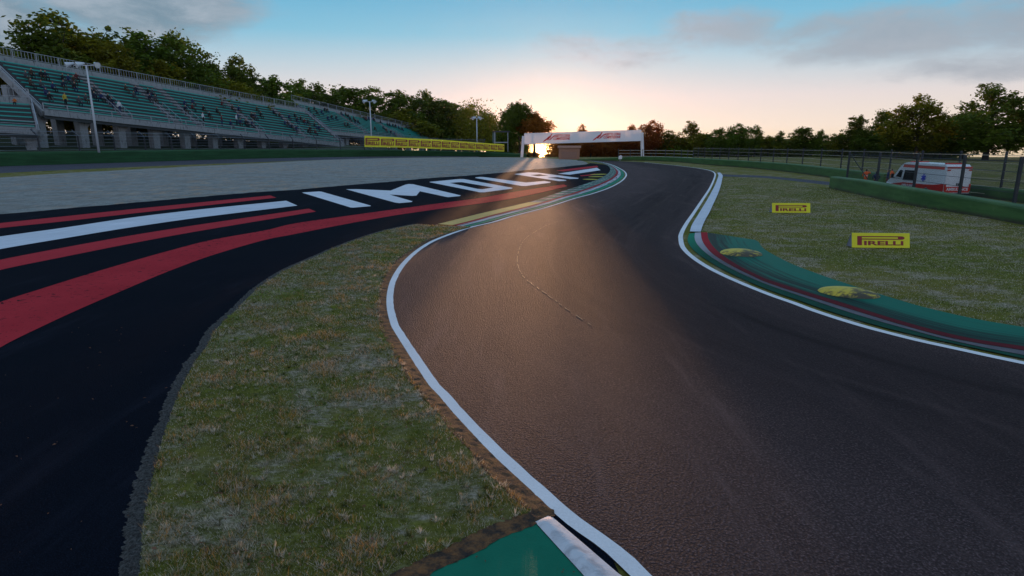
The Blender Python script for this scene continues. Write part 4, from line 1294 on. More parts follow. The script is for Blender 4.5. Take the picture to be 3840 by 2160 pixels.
M_refl = plain('reflective_tape', (.62, .62, .6), .4)
M_cl['orange'] = plain('orange_suit', (.85, .12, .015), .7, var=.2, scale=6); _pm.clear()
marshal(3251, 632, 'phone', 'orange', 'orange', 'marshal in orange suit holding a hand to the ear', math.pi * .95)
marshal(3288, 640, 'hips', 'dark blue', 'dark red', 'marshal in blue shirt and red trousers, hands on hips', math.pi * 1.05, False)
marshal(3333, 634, 'stand', 'dark blue', 'dark red', 'marshal in blue top standing at the ambulance bonnet', math.pi * 1.4, False)
marshal(3347, 630, 'hips', 'orange', 'orange', 'marshal in orange suit half hidden behind the blue topped marshal', math.pi * 1.2)

# ------------------------------------------------------------------ fences
M_mesh, n = mat('chain_link')
u, w, _ = n.sep(n.uv())
a_ = n.m('ABSOLUTE', n.m('SUBTRACT', n.m('FRACT', n.m('ADD', u, w)), .5))
b_ = n.m('ABSOLUTE', n.m('SUBTRACT', n.m('FRACT', n.m('SUBTRACT', u, w)), .5))
wire = n.m('GREATER_THAN', n.m('MAXIMUM', a_, b_), .45)
tb = n.new('ShaderNodeBsdfTransparent'); ms = n.new('ShaderNodeMixShader')
n.put(ms.inputs[0], wire); n.put(ms.inputs[1], tb.outputs[0]); n.put(ms.inputs[2], n.bsdf((.022, .023, .026), .6, .2)); n.out(ms.outputs[0])


def fence(base, hgt, step, label, cell=.12, lean=0.0, wires=6, postw=.14, wirew=.03, every=None, wire_mat=None, mesh=True, brace=None):
    """posts, mesh panel and wires along base points (world)"""
    base = [Vector(p) for p in base]
    root = empty('fence', base[0].to_tuple(), 0, label, 'fence'); o0 = base[0]
    Lc = [0]
    for a, b in zip(base, base[1:]): Lc.append(Lc[-1] + (b - a).length)
    def at(s):
        j = min(max(k for k in range(len(Lc)) if Lc[k] <= s + 1e-6), len(Lc) - 2)
        return base[j].lerp(base[j + 1], (s - Lc[j]) / (Lc[j + 1] - Lc[j])) - o0
    spots = every if every else [Lc[-1] * i / max(1, round(Lc[-1] / step)) for i in range(round(Lc[-1] / step) + 1)]
    for s in spots:
        mb = MB(); p = at(s); d = (at(min(Lc[-1], s + 1)) - at(max(0, s - 1))).normalized(); nrm = Vector((d.y, -d.x, 0))
        kne = hgt * (.72 if lean else 1.0)
        mb.beam(p - Vector((0, 0, .3)), p + Vector((0, 0, kne)), postw, postw)
        if lean: mb.beam(p + Vector((0, 0, kne)), p + nrm * lean + Vector((0, 0, hgt)), postw * .9, postw * .9)
        mb.build('post', M_dsteel, root)
    m_ = 60; mb = MB(); vs = []; uv = []; prof = [(0, .05), (0, hgt * .72), (lean, hgt)] if lean else [(0, .05), (0, hgt * .98)]
    for i in range(m_ + 1):
        s = Lc[-1] * i / m_; p = at(s); d = (at(min(Lc[-1], s + 1)) - at(max(0, s - 1))).normalized(); nrm = Vector((d.y, -d.x, 0))
        for a, b in prof: vs.append(p + nrm * (a + .09) + Vector((0, 0, b))); uv.append((s / cell, b / cell))
    k = len(prof)
    if mesh:
        mb.add(vs, [(i * k + j, i * k + j + 1, (i + 1) * k + j + 1, (i + 1) * k + j) for i in range(m_) for j in range(k - 1)], 0, uv)
        mb.build('mesh_panel', M_mesh, root, fix=False)
    for q in range(wires):
        f = (q + .5) / wires; mb = MB(); pts = []
        for i in range(m_ + 1):
            s = Lc[-1] * i / m_; p = at(s); pts.append(p + Vector((0, 0, hgt * f)))
        mb.tube(pts, wirew, 5); mb.build('wire', wire_mat or M_steel, root)
    if brace:
        mb = MB(); mb.beam(brace[0] - o0, brace[1] - o0, .07, .07); mb.build('brace', M_dsteel, root)
    return root


M_wire = plain('sun_gold_wire', (.60, .50, .36), .5, .2, var=.1)  # warm gold of the low sun put into the wire colour
lf = [Vector((p.x, p.y, BH[i] - .1)) for i, p in enumerate(offset(BP, sgn * 1.9))][8:112:4]
fence(lf, 4.6, 9.0, 'tall catch fence with angled post tops along the left barrier', .32, -1.5 * sgn * -1, 6, .26, .035)
ff = [Vector((p.x, p.y, 0)) for p in offset(FP, 1.6 if offset(FP, 5)[40].length > FP[40].length else -1.6)][26:78:3] + [G(3440, 715), G(3580, 728), G(3745, 747), G(3920, 770)]
Lf = [0]
for a, b in zip(ff, ff[1:]): Lf.append(Lf[-1] + (b - a).length)
fspots = []
for px in (2592, 2616, 2640, 2668, 2697, 2730, 2765, 2804, 2849, 2896, 2947, 3005, 3073, 3148, 3228, 3328, 3440, 3580, 3745, 3915):
    for i in range(len(ff) - 1):
        xa, xb = proj(ff[i])[0], proj(ff[i + 1])[0]
        if xa <= px <= xb:
            lo_, hi_ = 0.0, 1.0
            for _ in range(24):
                md = (lo_ + hi_) / 2
                if proj(ff[i].lerp(ff[i + 1], md))[0] < px: lo_ = md
                else: hi_ = md
            fspots.append(Lf[i] + (Lf[i + 1] - Lf[i]) * lo_); break
fence(ff, 3.6, 4.6, 'catch fence on dark posts behind the far right barrier', .14, 0, 6, .13, .022, fspots, M_wire)
ff2 = [Vector((p.x, p.y, 0)) for p in offset(FP, 1.6 if offset(FP, 5)[40].length > FP[40].length else -1.6)][8:27:3]
fence(ff2, 3.0, 3.6, 'open rail fence with sunlit rails near the gantry leg', .14, 0, 4, .16, .05, None, M_wire, False)
npx = [G(3155, 705), G(3266.6, 722), G(3403, 752), G(3573, 786), G(3779, 826), G(4100, 886)]
npx = [p + Vector((.9, .9, 0)) for p in npx]
Lc = [0]
for a, b in zip(npx, npx[1:]): Lc.append(Lc[-1] + (b - a).length)
fence(npx, 3.45, 4, 'near catch fence on dark posts between the thick green barrier and the ambulance', .10, 0, 6, .15, .016, Lc, M_dsteel,
      brace=(npx[0] + Vector((0, 0, 3.3)), npx[0] + Vector((1.9, -1.6, 0))))

# ------------------------------------------------------------------ floodlights
M_lampw = plain('white_enamel', (.60, .64, .68), .4, var=.1)
M_glass = plain('lamp_glass', (.75, .78, .8), .2, var=.1)


def floodlight(xb, yb, t, ytop, heads, label):
    b = D(xb, yb, t); b.z = GROUND(b) - .3 if xb < 1700 else BH[100] - .3
    for _ in range(3):
        top = D(proj(b)[0], ytop, proj(b)[2])
    # height at which the pole's axis reaches the wanted row
    h = 5.0
    while proj(b + Vector((0, 0, h)))[1] > ytop: h += .1
    root = empty('floodlight', b.to_tuple(), 0, label, 'floodlight', 'floodlight poles along the left barrier')
    mb = MB(); mb.tube([(0, 0, 0), (0, 0, h * .5), (0, 0, h)], [.26, .21, .15], 10); mb.build('pole', M_lampw, root, True)
    mb = MB(); mb.beam((-2.6, 0, h), (2.6, 0, h), .16, .16); mb.build('arm', M_lampw, root)
    for (dx, ax) in heads:
        mb = MB(); d = Vector((math.sin(ax), -math.cos(ax), -.35)).normalized(); p = Vector((dx, -.2, h + .2))
        mb.tube([p - d * .9, p - d * .5, p + d * .2, p + d * .75], [.18, .28, .48, .66], 14, cap=False); hd = mb.build('lamp_head', M_lampw, root, True)
        mb = MB(); mb.tube([p + d * .66, p + d * .70], [.58, .58], 14); mb.build('lens', M_glass, hd)
    return root


floodlight(370, 563, 136, 246, [(-3.4, -.9), (-1.2, -.7), (2.3, .9)], 'tall white floodlight pole with three round lamps before the long stand')
floodlight(1395, 557, 224, 382, [(-1.6, -1.0), (1.4, .8)], 'white floodlight pole rising behind the start of the yellow banner')
floodlight(1789, 540, 238, 444, [(-1.0, -.8), (1.0, .8)], 'thin white floodlight pole by the last trees before the gantry')

# ------------------------------------------------------------------ adverts
M_yel = plain('banner_yellow', (.80, .75, .015), .55, var=.2, scale=1.5)
M_bred = plain('logo_red', (.26, .012, .015), .5, var=.1)


def wordmark(mb, org, ex, ey, nrm, th=.012):
    """stretched capital P roofing the letters IRELLI; org = lower left, ex/ey full width and height"""
    org, ex, ey, nrm = Vector(org), Vector(ex), Vector(ey), Vector(nrm)
    def quad(x0, y0, x1, y1, q=0.0):
        a = org + ex * x0 + ey * y0 + nrm * q
        mb.add([a, a + ex * (x1 - x0), a + ex * (x1 - x0) + ey * (y1 - y0), a + ey * (y1 - y0)], [(0, 1, 2, 3)])
    quad(0, 0, .10, 1); quad(.10, .89, .93, 1); quad(.10, .62, .93, .73)
    quad(.86, .73, .93, .89)
    pts = [org + ex * (.93 + .07 * math.sin(a)) + ey * (.81 + .19 * math.cos(a)) for a in [i * math.pi / 10 for i in range(11)]]
    mb.add([org + ex * .93 + ey * .81] + pts, [(0, i + 1, i + 2) for i in range(10)])
    put_text(mb, 'IRELLI', org + ex * .145, ex * .83, ey * .48, 0, .035)


def advert_board(px, py, width, height, yaw, label):
    b = G(px, py); root = empty('advert_board', b.to_tuple(), yaw, label, 'advert board', 'yellow advert boards on the grass')
    tilt = .16; dp = .32
    mb = MB(); w = width / 2
    f0 = [(-w, 0, .02), (w, 0, .02), (w, tilt, height), (-w, tilt, height)]
    mb.prism(f0, (0, .03, 0)); mb.build('front_panel', M_yel, root)
    mb = MB(); mb.prism([(-w, dp + tilt * .9, .02), (w, dp + tilt * .9, .02), (w, tilt + .035, height - .002), (-w, tilt + .035, height - .002)], (0, .03, 0)); mb.build('back_panel', M_bgrey, root)
    mb = MB(); mb.prism([(-w + .012, .05, .03), (-w + .012, dp + tilt * .85, .03), (-w + .012, tilt + .03, height - .02)], (.02, 0, 0)); mb.build('side_panel', M_bgrey, root)
    mb = MB(); ey = Vector((0, tilt, height - .02)); o_ = Vector((-w, -.006, .02))
    wordmark(mb, o_ + Vector((width * .09, 0, 0)) + ey * .17, (width * .82, 0, 0), ey * .62, (0, -1, 0)); mb.build('lettering', M_bred, root, fix=False)
    return root


M_bgrey = plain('board_grey', (.20, .20, .26), .6)
advert_board(3303, 931, 2.28, .60, R(-3), 'yellow lettered advert board standing on the grass nearest the camera')
advert_board(2967, 799, 2.32, .60, R(-2), 'yellow lettered advert board standing farther away on the grass')

# long banner tied to the fence: fourteen panels
bt = [(1367, 508.5), (1500, 516), (1650, 523.5), (1770, 533), (1891, 541.5)]
bbm = [(1369, 551), (1500, 553), (1650, 559), (1770, 563), (1891, 568.5)]
root = empty('advert_banner', D(1367, 551, 211).to_tuple(), 0, 'long yellow banner of fourteen repeated logos hung on the far fence', 'banner')
o0 = Vector(root.location)
tA, tB = 211, 220.5
def bpt(x, top):
    y = np.interp(x, [a for a, _ in bt], [b for _, b in bt]) if top else np.interp(x, [a for a, _ in bbm], [b for _, b in bbm])
    return D(x, y, tA + (tB - tA) * (x - 1367) / (1891 - 1367)) - o0
edges_x = [1350 + v / 4.6 for v in (78, 350, 600, 828, 1035, 1228, 1402, 1565, 1718, 1862, 1995, 2122, 2248, 2372, 2488)]
for i in range(14):
    a, b = edges_x[i], edges_x[i + 1]; mb = MB()
    P_ = [bpt(a, 0), bpt(b, 0), bpt(b, 1), bpt(a, 1)]; nr = (P_[1] - P_[0]).cross(P_[3] - P_[0]).normalized()
    g = 6; vs = []
    for j in range(g + 1):
        for k in range(g + 1):
            p = P_[0].lerp(P_[1], j / g).lerp(P_[3].lerp(P_[2], j / g), k / g)
            vs.append(p + nr * .10 * (mnoise.noise(p * .7) + .5 * mnoise.noise(p * 2)))
    mb.add(vs, [(j * (g + 1) + k, (j + 1) * (g + 1) + k, (j + 1) * (g + 1) + k + 1, j * (g + 1) + k + 1) for j in range(g) for k in range(g)])
    pn = mb.build('banner_panel', M_yel, root, True)
    mb = MB(); ex = P_[1] - P_[0]; ey = P_[3] - P_[0]
    wordmark(mb, P_[0] + ex * .06 + ey * .17 + nr * .22, ex * .9, ey * .62, nr); mb.build('lettering', M_bred, pn, fix=False)

# ------------------------------------------------------------------ gantry
M_gan = plain('gantry_white', (.82, .78, .80), .5, var=.12, scale=.5)
M_lred = plain('gantry_red', (.70, .025, .02), .5, var=.05)
TL, TR, BR_, BL = D(1967, 500.8, 205), D(2405, 488, 205), D(2405, 527.5, 205), D(1967, 540.4, 205)
root = empty('gantry', (BL.x, BL.y, 0), 0, 'white advertising gantry spanning the track with red lettering', 'gantry'); o0 = Vector(root.location)
TL, TR, BR_, BL = [p - o0 for p in (TL, TR, BR_, BL)]
m, n = mat('banner_fabric'); M_fab = m
tr = n.new('ShaderNodeBsdfTranslucent'); n.put(tr.inputs[0], (.84, .74, .76, 1)); ms = n.new('ShaderNodeMixShader'); ms.inputs[0].default_value = .12
n.put(ms.inputs[1], n.bsdf((.86, .82, .84), .7, 0, None, .1)); n.put(ms.inputs[2], tr.outputs[0]); n.out(ms.outputs[0])
mb = MB(); NX = 40
mb.add([BL.lerp(BR_, i / NX).lerp(TL.lerp(TR, i / NX), j / 4) + Vector((0, .03 * math.sin(i * 1.7) * (1 if 0 < j < 4 else 0), 0)) for i in range(NX + 1) for j in range(5)], [(i * 5 + j, (i + 1) * 5 + j, (i + 1) * 5 + j + 1, i * 5 + j + 1) for i in range(NX) for j in range(4)])
mb.build('banner_sheet', M_fab, root, True)
mb = MB(); Y3 = Vector((0, 2.8, 0)); Y0 = Vector((0, .14, 0))
for p, q in ((BL, BR_), (TL, TR)):
    mb.beam(p + Y0, q + Y0, .2, .2); mb.beam(p + Y3, q + Y3, .2, .2)
for i in range(15):
    f = i / 14; p, q = BL.lerp(BR_, f), TL.lerp(TR, f)
    mb.beam(p + Y0, q + Y0, .1, .1); mb.beam(p + Y3, q + Y3, .1, .1); mb.beam(p + Y0, p + Y3, .1, .1); mb.beam(q + Y0, q + Y3, .1, .1)
    if i < 14: mb.beam(p + Y3, TL.lerp(TR, f + 1 / 14) + Y3, .08, .08)
mb.build('truss', M_gan, root)
for p, q in ((BL, TL), (BR_, TR)):
    mb = MB(); mb.prism([p + Y0, q + Y0, q + Y3, p + Y3], (.06, 0, 0)); mb.build('end_panel', M_gan, root)
for p, nm in ((BL, -1), (BR_, 1)):
    mb = MB(); a = p + Vector((nm * -.1, 1.5, -.002)); g0 = Vector((p.x + nm * .9, p.y + 1.2, -.3))
    mb.beam(g0, p + Vector((nm * .35, 1.5, 2.6)), .9, 1.0)
    mb.beam(g0 + Vector((nm * .2, 2.2, 0)), p + Vector((nm * .35, 2.4, 2.6)), .5, .6)
    mb.build('leg', M_gan, root, bevel=.04)
ex = BR_ - BL; ey = TL - BL
def on(a, b, q=.02): return BL + ex * a + ey * b - Vector((0, q, 0))
for (x0, x1) in ((752, 1195), (1555, 2010)):
    f0, f1 = (x0 - 460) / 1880, (x1 - 460) / 1880; wd = f1 - f0
    mb = MB()
    def st(pts): mb.poly([on(f0 + wd * a, .12 + .82 * b, .07) for a, b in pts])
    st([(.0, .0), (.05, .22), (.30, .80), (.36, .82), (.24, .52), (.20, .20)][:3] + [(.33, .98), (.20, .42), (.10, .16)])
    st([(.13, .36), (.20, .62), (.26, .70), (.24, .40), (.19, .22)])
    st([(.22, .42), (.28, .50), (.36, 1.0), (.31, .95)])
    st([(.22, .22), (.28, .26), (.46, .76), (.40, .74), (.27, .40)])
    em = mb.build('emblem', M_lred, root, fix=False)
    mb = MB()
    put_text(mb, 'ASSETTO CORSA', on(f0 + wd * .42, .12 + .82 * .56, .07), ex * wd * .57, ey * .24, 0, .03, .02)
    put_text(mb, 'COMPETIZIONE', on(f0 + wd * .38, .12 + .82 * .22, .07), ex * wd * .60, ey * .24, 0, .03, .02)
    mb.build('lettering', M_lred, root, fix=False)

# booth below the gantry
bo = G(2134, 597.5); root = empty('booth', bo.to_tuple(), R(-4), 'small flat roofed booth tinted with sun flare, seen under the gantry', 'booth')
M_flare = plain('flare_tinted_render', (.38, .19, .12), .8, var=.2, scale=1)  # orange of the sun flare put into wall, roof and shutter colours
mb = MB(); mb.box((0, 1.8, 1.6), (6.0, 3.6, 3.2)); mb.build('wall', M_flare, root)
mb = MB(); mb.box((0, 1.8, 3.52), (6.7, 4.3, .62)); mb.build('roof', plain('booth_roof', (.48, .27, .20), .7), root, bevel=.03)
mb = MB(); mb.box((0, -.02, 1.2), (4.4, .06, 1.9)); mb.build('shutter', plain('booth_shutter', (.32, .17, .12), .6), root)

# camera platform beside the gantry
cp = D(1878, 574, 226); cp.z = 1.6
root = empty('camera_platform', cp.to_tuple(), 0, 'open metal camera platform with a green side panel beside the last trees', 'platform')
hz_ = lambda y: D(1878, y, 226).z - cp.z
mb = MB(); mb.beam((-2.2, 0, 0), (-2.2, 0, hz_(496)), .35, .35); mb.build('post', M_steel, root)
mb = MB(); mb.beam((2.6, 0, 0), (2.6, 0, hz_(494)), .25, .25); mb.build('post', M_steel, root)
mb = MB(); mb.box((-2.4, .4, (hz_(497) + hz_(536)) / 2), (1.2, .3, hz_(497) - hz_(536))); mb.build('side_panel', plain('grey_green_panel', (.10, .16, .15), .6), root)
mb = MB(); mb.box((.2, .6, hz_(494)), (6.2, 2.2, .45)); mb.build('roof', M_dsteel, root)
mb = MB(); mb.box((.1, .6, hz_(534)), (5.2, 2.0, .35)); mb.build('deck', M_steel, root)

# small white marker by the far barrier
mk = G(2326, 604); root = empty('marker_board', mk.to_tuple(), R(20), 'small white distance marker beside the far barrier', 'marker')
mb = MB(); mb.prism([(-.5, 0, .5), (.45, 0, .5), (.55, 0, 1.2), (.15, 0, 1.5), (-.45, 0, 1.2)], (0, .12, 0)); mb.build('panel', M_gan, root)
mb = MB(); mb.beam((0, .15, -.1), (0, .15, .8), .12, .12); mb.build('post', M_steel, root)

# ------------------------------------------------------------------ ambulance
yaw = R(2)
am = empty('ambulance', (32.9, 46.2, 0), yaw, 'white ambulance with red stripes and blue stars parked behind the fence', 'ambulance')
M_aw = plain('ambulance_white', (.68, .72, .76), .3, var=.06, scale=2)
M_ar = plain('ambulance_red', (.58, .022, .018), .35, var=.1)
M_as = plain('stripe_salmon', (.55, .07, .055), .4, var=.1)
M_ab = plain('star_blue', (.03, .05, .55), .4, var=.05)
M_gl = plain('dark_glass', (.012, .012, .014), .12, var=.1)
M_rub = plain('rubber', (.018, .018, .019), .8)
M_lt = plain('tail_lens', (.5, .03, .02), .2)
pr = [(0.02, .42), (0, .62), (0, 2.30), (.06, 2.52), (.24, 2.68), (4.4, 2.74), (4.9, 2.66), (5.25, 2.42), (5.95, 1.62), (6.15, 1.50), (6.75, 1.22), (6.98, 1.02), (7.02, .60), (6.95, .38), (6.4, .36), (6.25, .74), (5.95, .88), (5.6, .74), (5.45, .36), (2.35, .36), (2.2, .74), (1.85, .88), (1.5, .74), (1.38, .36)]
mb = MB(); hw = 1.0; np_ = len(pr)
def hwz(z, y): return hw - (.10 * max(0, (z - 1.3) / 1.4) ** 1.5) - (.16 * max(0, (y - 5.6) / 1.4))
vs = [Vector((-hwz(z, y), y, z)) for y, z in pr] + [Vector((hwz(z, y), y, z)) for y, z in pr]
tri = geometry.tessellate_polygon([[Vector((y, z, 0)) for y, z in pr]])
mb.add(vs, [tuple(t) for t in tri] + [tuple(np_ + i for i in reversed(t)) for t in tri] + [(i, (i + 1) % np_, np_ + (i + 1) % np_, np_ + i) for i in range(np_)])
body = mb.build('body', M_aw, am, bevel=.05)


def side(name, pts, m_, parent=am, off=.012, both=True, th=.02):
    mb = MB()
    for s in ((-1, 1) if both else (-1,)):
        P_ = [Vector((s * (hwz(z, y) + off), y, z)) for y, z in pts]
        mb.prism(P_, (s * -th, 0, 0))
    return mb.build(name, m_, parent)


side('red_band', [(.03, .62), (.03, 1.28), (1.0, 1.16), (2.0, 1.12), (4.6, 1.14), (6.4, .92), (6.4, .76), (6.2, .78), (5.95, .92), (5.6, .76), (5.5, .55), (2.3, .55), (2.15, .78), (1.85, .92), (1.5, .76), (1.42, .55)], M_ar)
side('roof_stripe', [(.25, 2.30), (.25, 2.52), (4.85, 2.56), (4.95, 2.34)], M_as)
side('window', [(3.35, 1.32), (3.35, 2.12), (4.62, 2.12), (4.72, 1.34)], M_gl)
side('front_window', [(4.95, 1.50), (4.90, 2.08), (5.22, 2.10), (5.62, 1.56)], M_gl)
for y in (2.35, .9)[:1]:
    pass


def star(cx, cz, r, plane, name, parent, both=False):
    mb = MB()
    for k in range(3):
        a = k * math.pi / 3; dx, dz = math.sin(a), math.cos(a); wx, wz = dz * r * .22, -dx * r * .22
        P_ = [(cx + dx * r + wx, cz + dz * r + wz), (cx - dx * r + wx, cz - dz * r + wz), (cx - dx * r - wx, cz - dz * r - wz), (cx + dx * r - wx, cz + dz * r - wz)]
        if plane == 'side': mb.add([Vector((-hwz(z, y) - .014 - k * .002, y, z)) for y, z in P_], [(0, 1, 2, 3)])
        else: mb.add([Vector((x, -.024 - k * .002, z)) for x, z in P_], [(0, 1, 2, 3)])
    return mb.build(name, M_ab, parent, fix=False)


star(2.3, 1.62, .27, 'side', 'star_emblem', am)
mb = MB(); put_text(mb, 'AMBULANCE', (-hw - .034, 4.75, .80), (0, -1.6, 0), (0, 0, .25), 0, .03); mb.build('lettering', M_aw, am, fix=False)
mb = MB(); mb.tube([(-hw - .1, 5.62, 1.48), (-hw - .26, 5.66, 1.52)], .03, 6); mb.box((-hw - .28, 5.66, 1.62), (.16, .12, .36)); mb.build('mirror', M_rub, am)
mb = MB(); mb.box((hw + .28, 5.66, 1.62), (.16, .12, .36)); mb.build('mirror', M_rub, am)
wz_ = [(-.86, 5.25, 2.45), (.86, 5.25, 2.45), (.80, 5.97, 1.63), (-.80, 5.97, 1.63)]
mb = MB(); mb.prism([Vector(p) + Vector((0, .02, .02)) for p in wz_], (0, .02, .02)); mb.build('windscreen', M_gl, am)
for s in (-1, 1):   # rear doors
    dr = MB(); dr.box((s * .475, -.012, 1.52), (.93, .04, 1.85)); d_ = dr.build('rear_door', M_aw, am, bevel=.015)
    star(s * .48, 1.62, .25, 'rear', 'star_emblem', d_)
    mb = MB(); mb.box((s * .475, -.045, .86), (.93, .03, .42)); mb.build('red_panel', M_ar, d_)
    mb = MB(); mb.box((s * .475, -.04, 2.46), (.92, .03, .13)); mb.build('red_stripe', M_as, am)
    mb = MB(); mb.box((s * .80, -.05, 2.28), (.22, .05, .09)); mb.build('marker_lamp', M_lt, am)
    mb = MB(); mb.box((s * .93, -.04, 1.02), (.11, .06, .5)); mb.build('tail_light', M_lt, am)
    mb = MB(); mb.box((s * .07, -.06, 1.25), (.05, .05, .18)); mb.build('door_handle', M_rub, d_)
mb = MB(); put_text(mb, 'AMBULANCE', (-.82, -.066, .78), (1.64, 0, 0), (0, 0, .22), 0, .03); mb.build('lettering', M_aw, am, fix=False)
mb = MB(); mb.box((0, -.10, .48), (1.96, .26, .2)); mb.build('rear_bumper', M_rub, am, bevel=.03)
mb = MB(); mb.box((0, 4.4, 2.77), (1.4, .3, .09)); mb.build('light_bar', M_lt, am, bevel=.04)
mb = MB(); mb.box((0, .5, 2.73), (1.4, .3, .12)); mb.build('light_bar', M_lt, am, bevel=.04)
for y in (1.85, 5.95):
    for s in (-1, 1):
        wh = MB(); wh.tube([(s * .98, y, .36), (s * .74, y, .36)], .37, 20); w_ = wh.build('wheel', M_rub, am, True)
        mb = MB(); mb.tube([(s * .99, y, .36), (s * .96, y, .36)], .22, 16); mb.build('rim', M_steel, w_)
mb = MB(); mb.box((-.62, 6.95, .92), (.34, .12, .2)); mb.build('headlight', M_glass, am)
mb = MB(); mb.box((.62, 6.95, .92), (.34, .12, .2)); mb.build('headlight', M_glass, am)
# red equipment crate on the grass between the marshals
d = ray(3310, 690); bx = Vector((d.x, d.y, 0)) * (57 / d.y)
rc = empty('equipment_box', (bx.x, bx.y, 0), R(15), 'low red equipment box on the ground between marshals and ambulance', 'box')
mb = MB(); mb.box((0, 0, .3), (1.8, .8, .6)); mb.build('body', M_ar, rc, bevel=.03)
mb = MB(); mb.box((0, 0, .64), (1.86, .86, .07)); mb.build('lid', plain('box_lid', (.3, .03, .02), .5), rc, bevel=.02)

# ------------------------------------------------------------------ trees
def leaf_mat(name, a, b, trans, tw=.45):
    m, n = mat(name)
    rnd = n.new('ShaderNodeObjectInfo').outputs['Random']; c = n.obj()
    f = n.noise(c, .5, 3, .6); g = n.noise(c, 4.0, 2, .5)
    k = n.m('ADD', n.m('MULTIPLY', f, .6), n.m('MULTIPLY', g, .4))
    cc = n.mix(n.ss(k, .3, .7), a, b)
    hv = n.new('ShaderNodeHueSaturation'); n.put(hv.inputs['Hue'], n.m('ADD', .48, n.m('MULTIPLY', rnd, .04))); n.put(hv.inputs['Value'], n.m('ADD', .75, n.m('MULTIPLY', rnd, .5))); n.put(hv.inputs['Color'], cc)
    tr = n.new('ShaderNodeBsdfTranslucent'); n.put(tr.inputs[0], trans)
    ms = n.new('ShaderNodeMixShader'); ms.inputs[0].default_value = tw
    n.put(ms.inputs[1], n.bsdf(hv.outputs[0], .7, 0, None, .12)); n.put(ms.inputs[2], tr.outputs[0]); n.out(ms.outputs[0])
    return m


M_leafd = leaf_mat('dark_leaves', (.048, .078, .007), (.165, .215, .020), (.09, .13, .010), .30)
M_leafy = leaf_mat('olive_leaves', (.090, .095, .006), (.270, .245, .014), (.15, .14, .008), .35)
M_leafw = leaf_mat('sun_tinted_leaves', (.15, .052, .010), (.36, .13, .022), (.50, .17, .025), .5)  # orange sun glow round the gantry put into the leaf colour
M_bark = plain('bark', (.045, .036, .028), .9, var=.5, scale=3, bump=.03)


def make_tree(seed, spread=.30, base=.16, nl=16, count=13000, leaf=.0135, carve=.0):
    """a tree of unit height: trunk with limbs, and a crown of leaves gathered in uneven lobes"""
    r = random.Random(seed); g = np.random.default_rng(seed); mb = MB()
    top = Vector((r.uniform(-.04, .04), r.uniform(-.04, .04), .80))
    tr = [Vector((0, 0, -.02)), Vector((r.uniform(-.01, .01), 0, .18)), Vector((r.uniform(-.02, .02), r.uniform(-.02, .02), .42)), top]
    mb.tube(tr, [.024, .018, .011, .003], 7)
    lobes = []
    for i in range(nl):
        f = (i + .5) / nl; h = base + .10 + (.86 - base - .10) * f
        prof = math.sin(math.pi * min(1, .18 + .80 * f)) ** .7
        a = i * 2.4 + r.uniform(-.6, .6); rr = spread * prof * r.uniform(.35, 1.0)
        rad = r.uniform(.09, .165) * (1.1 - .35 * f)
        c = Vector((math.cos(a) * rr, math.sin(a) * rr, h + r.uniform(-.04, .04))); lobes.append((c, rad))
        s0 = tr[1].lerp(top, max(0, (h - .25) / .7)); q = s0.lerp(c, .5) + Vector((0, 0, .02))
        mb.tube([s0, q, c], [.009, .006, .002], 5, cap=False)
    lobes.append((Vector((top.x, top.y, .90)), .085)); lobes.append((Vector((0, 0, base + .48 * (1 - base))), spread * .55)); lobes.append((Vector((0, 0, base + .28 * (1 - base))), spread * .45))
    for _ in range(26):                       # ragged sprays standing out of the lobes
        c, rad = r.choice(lobes[:nl + 1]); d = Vector((r.gauss(0, 1), r.gauss(0, 1), r.gauss(.5, .8))).normalized()
        e = c + d * rad * r.uniform(1.0, 1.5); lobes.append((e, r.uniform(.018, .04))); mb.tube([c, e], [.003, .001], 4, cap=False)
    trunk = mb.mesh('trunk', M_bark, True)
    wt = np.array([q ** 2.2 for _, q in lobes]); wt /= wt.sum(); pick = g.choice(len(lobes), int(count * 1.9), p=wt)
    cen = np.array([tuple(c) for c, _ in lobes])[pick]; rad = np.array([q for _, q in lobes])[pick]
    d = g.normal(0, 1, (len(pick), 3)); d /= np.linalg.norm(d, axis=1)[:, None]
    P = cen + d * (g.uniform(0, 1, len(pick)) ** .42 * rad * (1 + .18 * g.normal(0, 1, len(pick))))[:, None]
    nz = np.array([mnoise.noise(Vector(p) * 11 + Vector((seed, 0, 0))) + .6 * mnoise.noise(Vector(p) * 27) for p in P])
    P = P[nz > carve - .12 + g.uniform(-.12, .12, len(P))][:count]
    P = P[(P[:, 2] > base * .82) & (P[:, 2] < 1.0)]; m_ = len(P)
    a = g.normal(0, 1, (m_, 3)); a /= np.linalg.norm(a, axis=1)[:, None]; b = g.normal(0, 1, (m_, 3)); b -= a * (a * b).sum(1)[:, None]; b /= np.linalg.norm(b, axis=1)[:, None]
    s = g.uniform(.6, 1.4, m_)[:, None] * leaf; a *= s; b *= s * .65
    V = np.stack([P - a, P - b * .9, P + a, P + b * .9], 1).reshape(-1, 3)
    me = bpy.data.meshes.new('crown'); me.vertices.add(m_ * 4); me.vertices.foreach_set('co', V.reshape(-1))
    me.loops.add(m_ * 4); me.loops.foreach_set('vertex_index', np.arange(m_ * 4, dtype=np.int32))
    me.polygons.add(m_); me.polygons.foreach_set('loop_start', np.arange(0, m_ * 4, 4, dtype=np.int32)); me.update()
    return trunk, me, float(np.percentile(np.abs(P[:, :2]), 98.5)), float(np.percentile(P[:, 2], 99.9))


VAR = [make_tree(i + 3, *a) for i, a in enumerate([(.27, .14, 17), (.34, .10, 20), (.22, .16, 15), (.30, .08, 18), (.20, .08, 15), (.36, .14, 21), (.26, .46, 14)])]
CROWN = {}


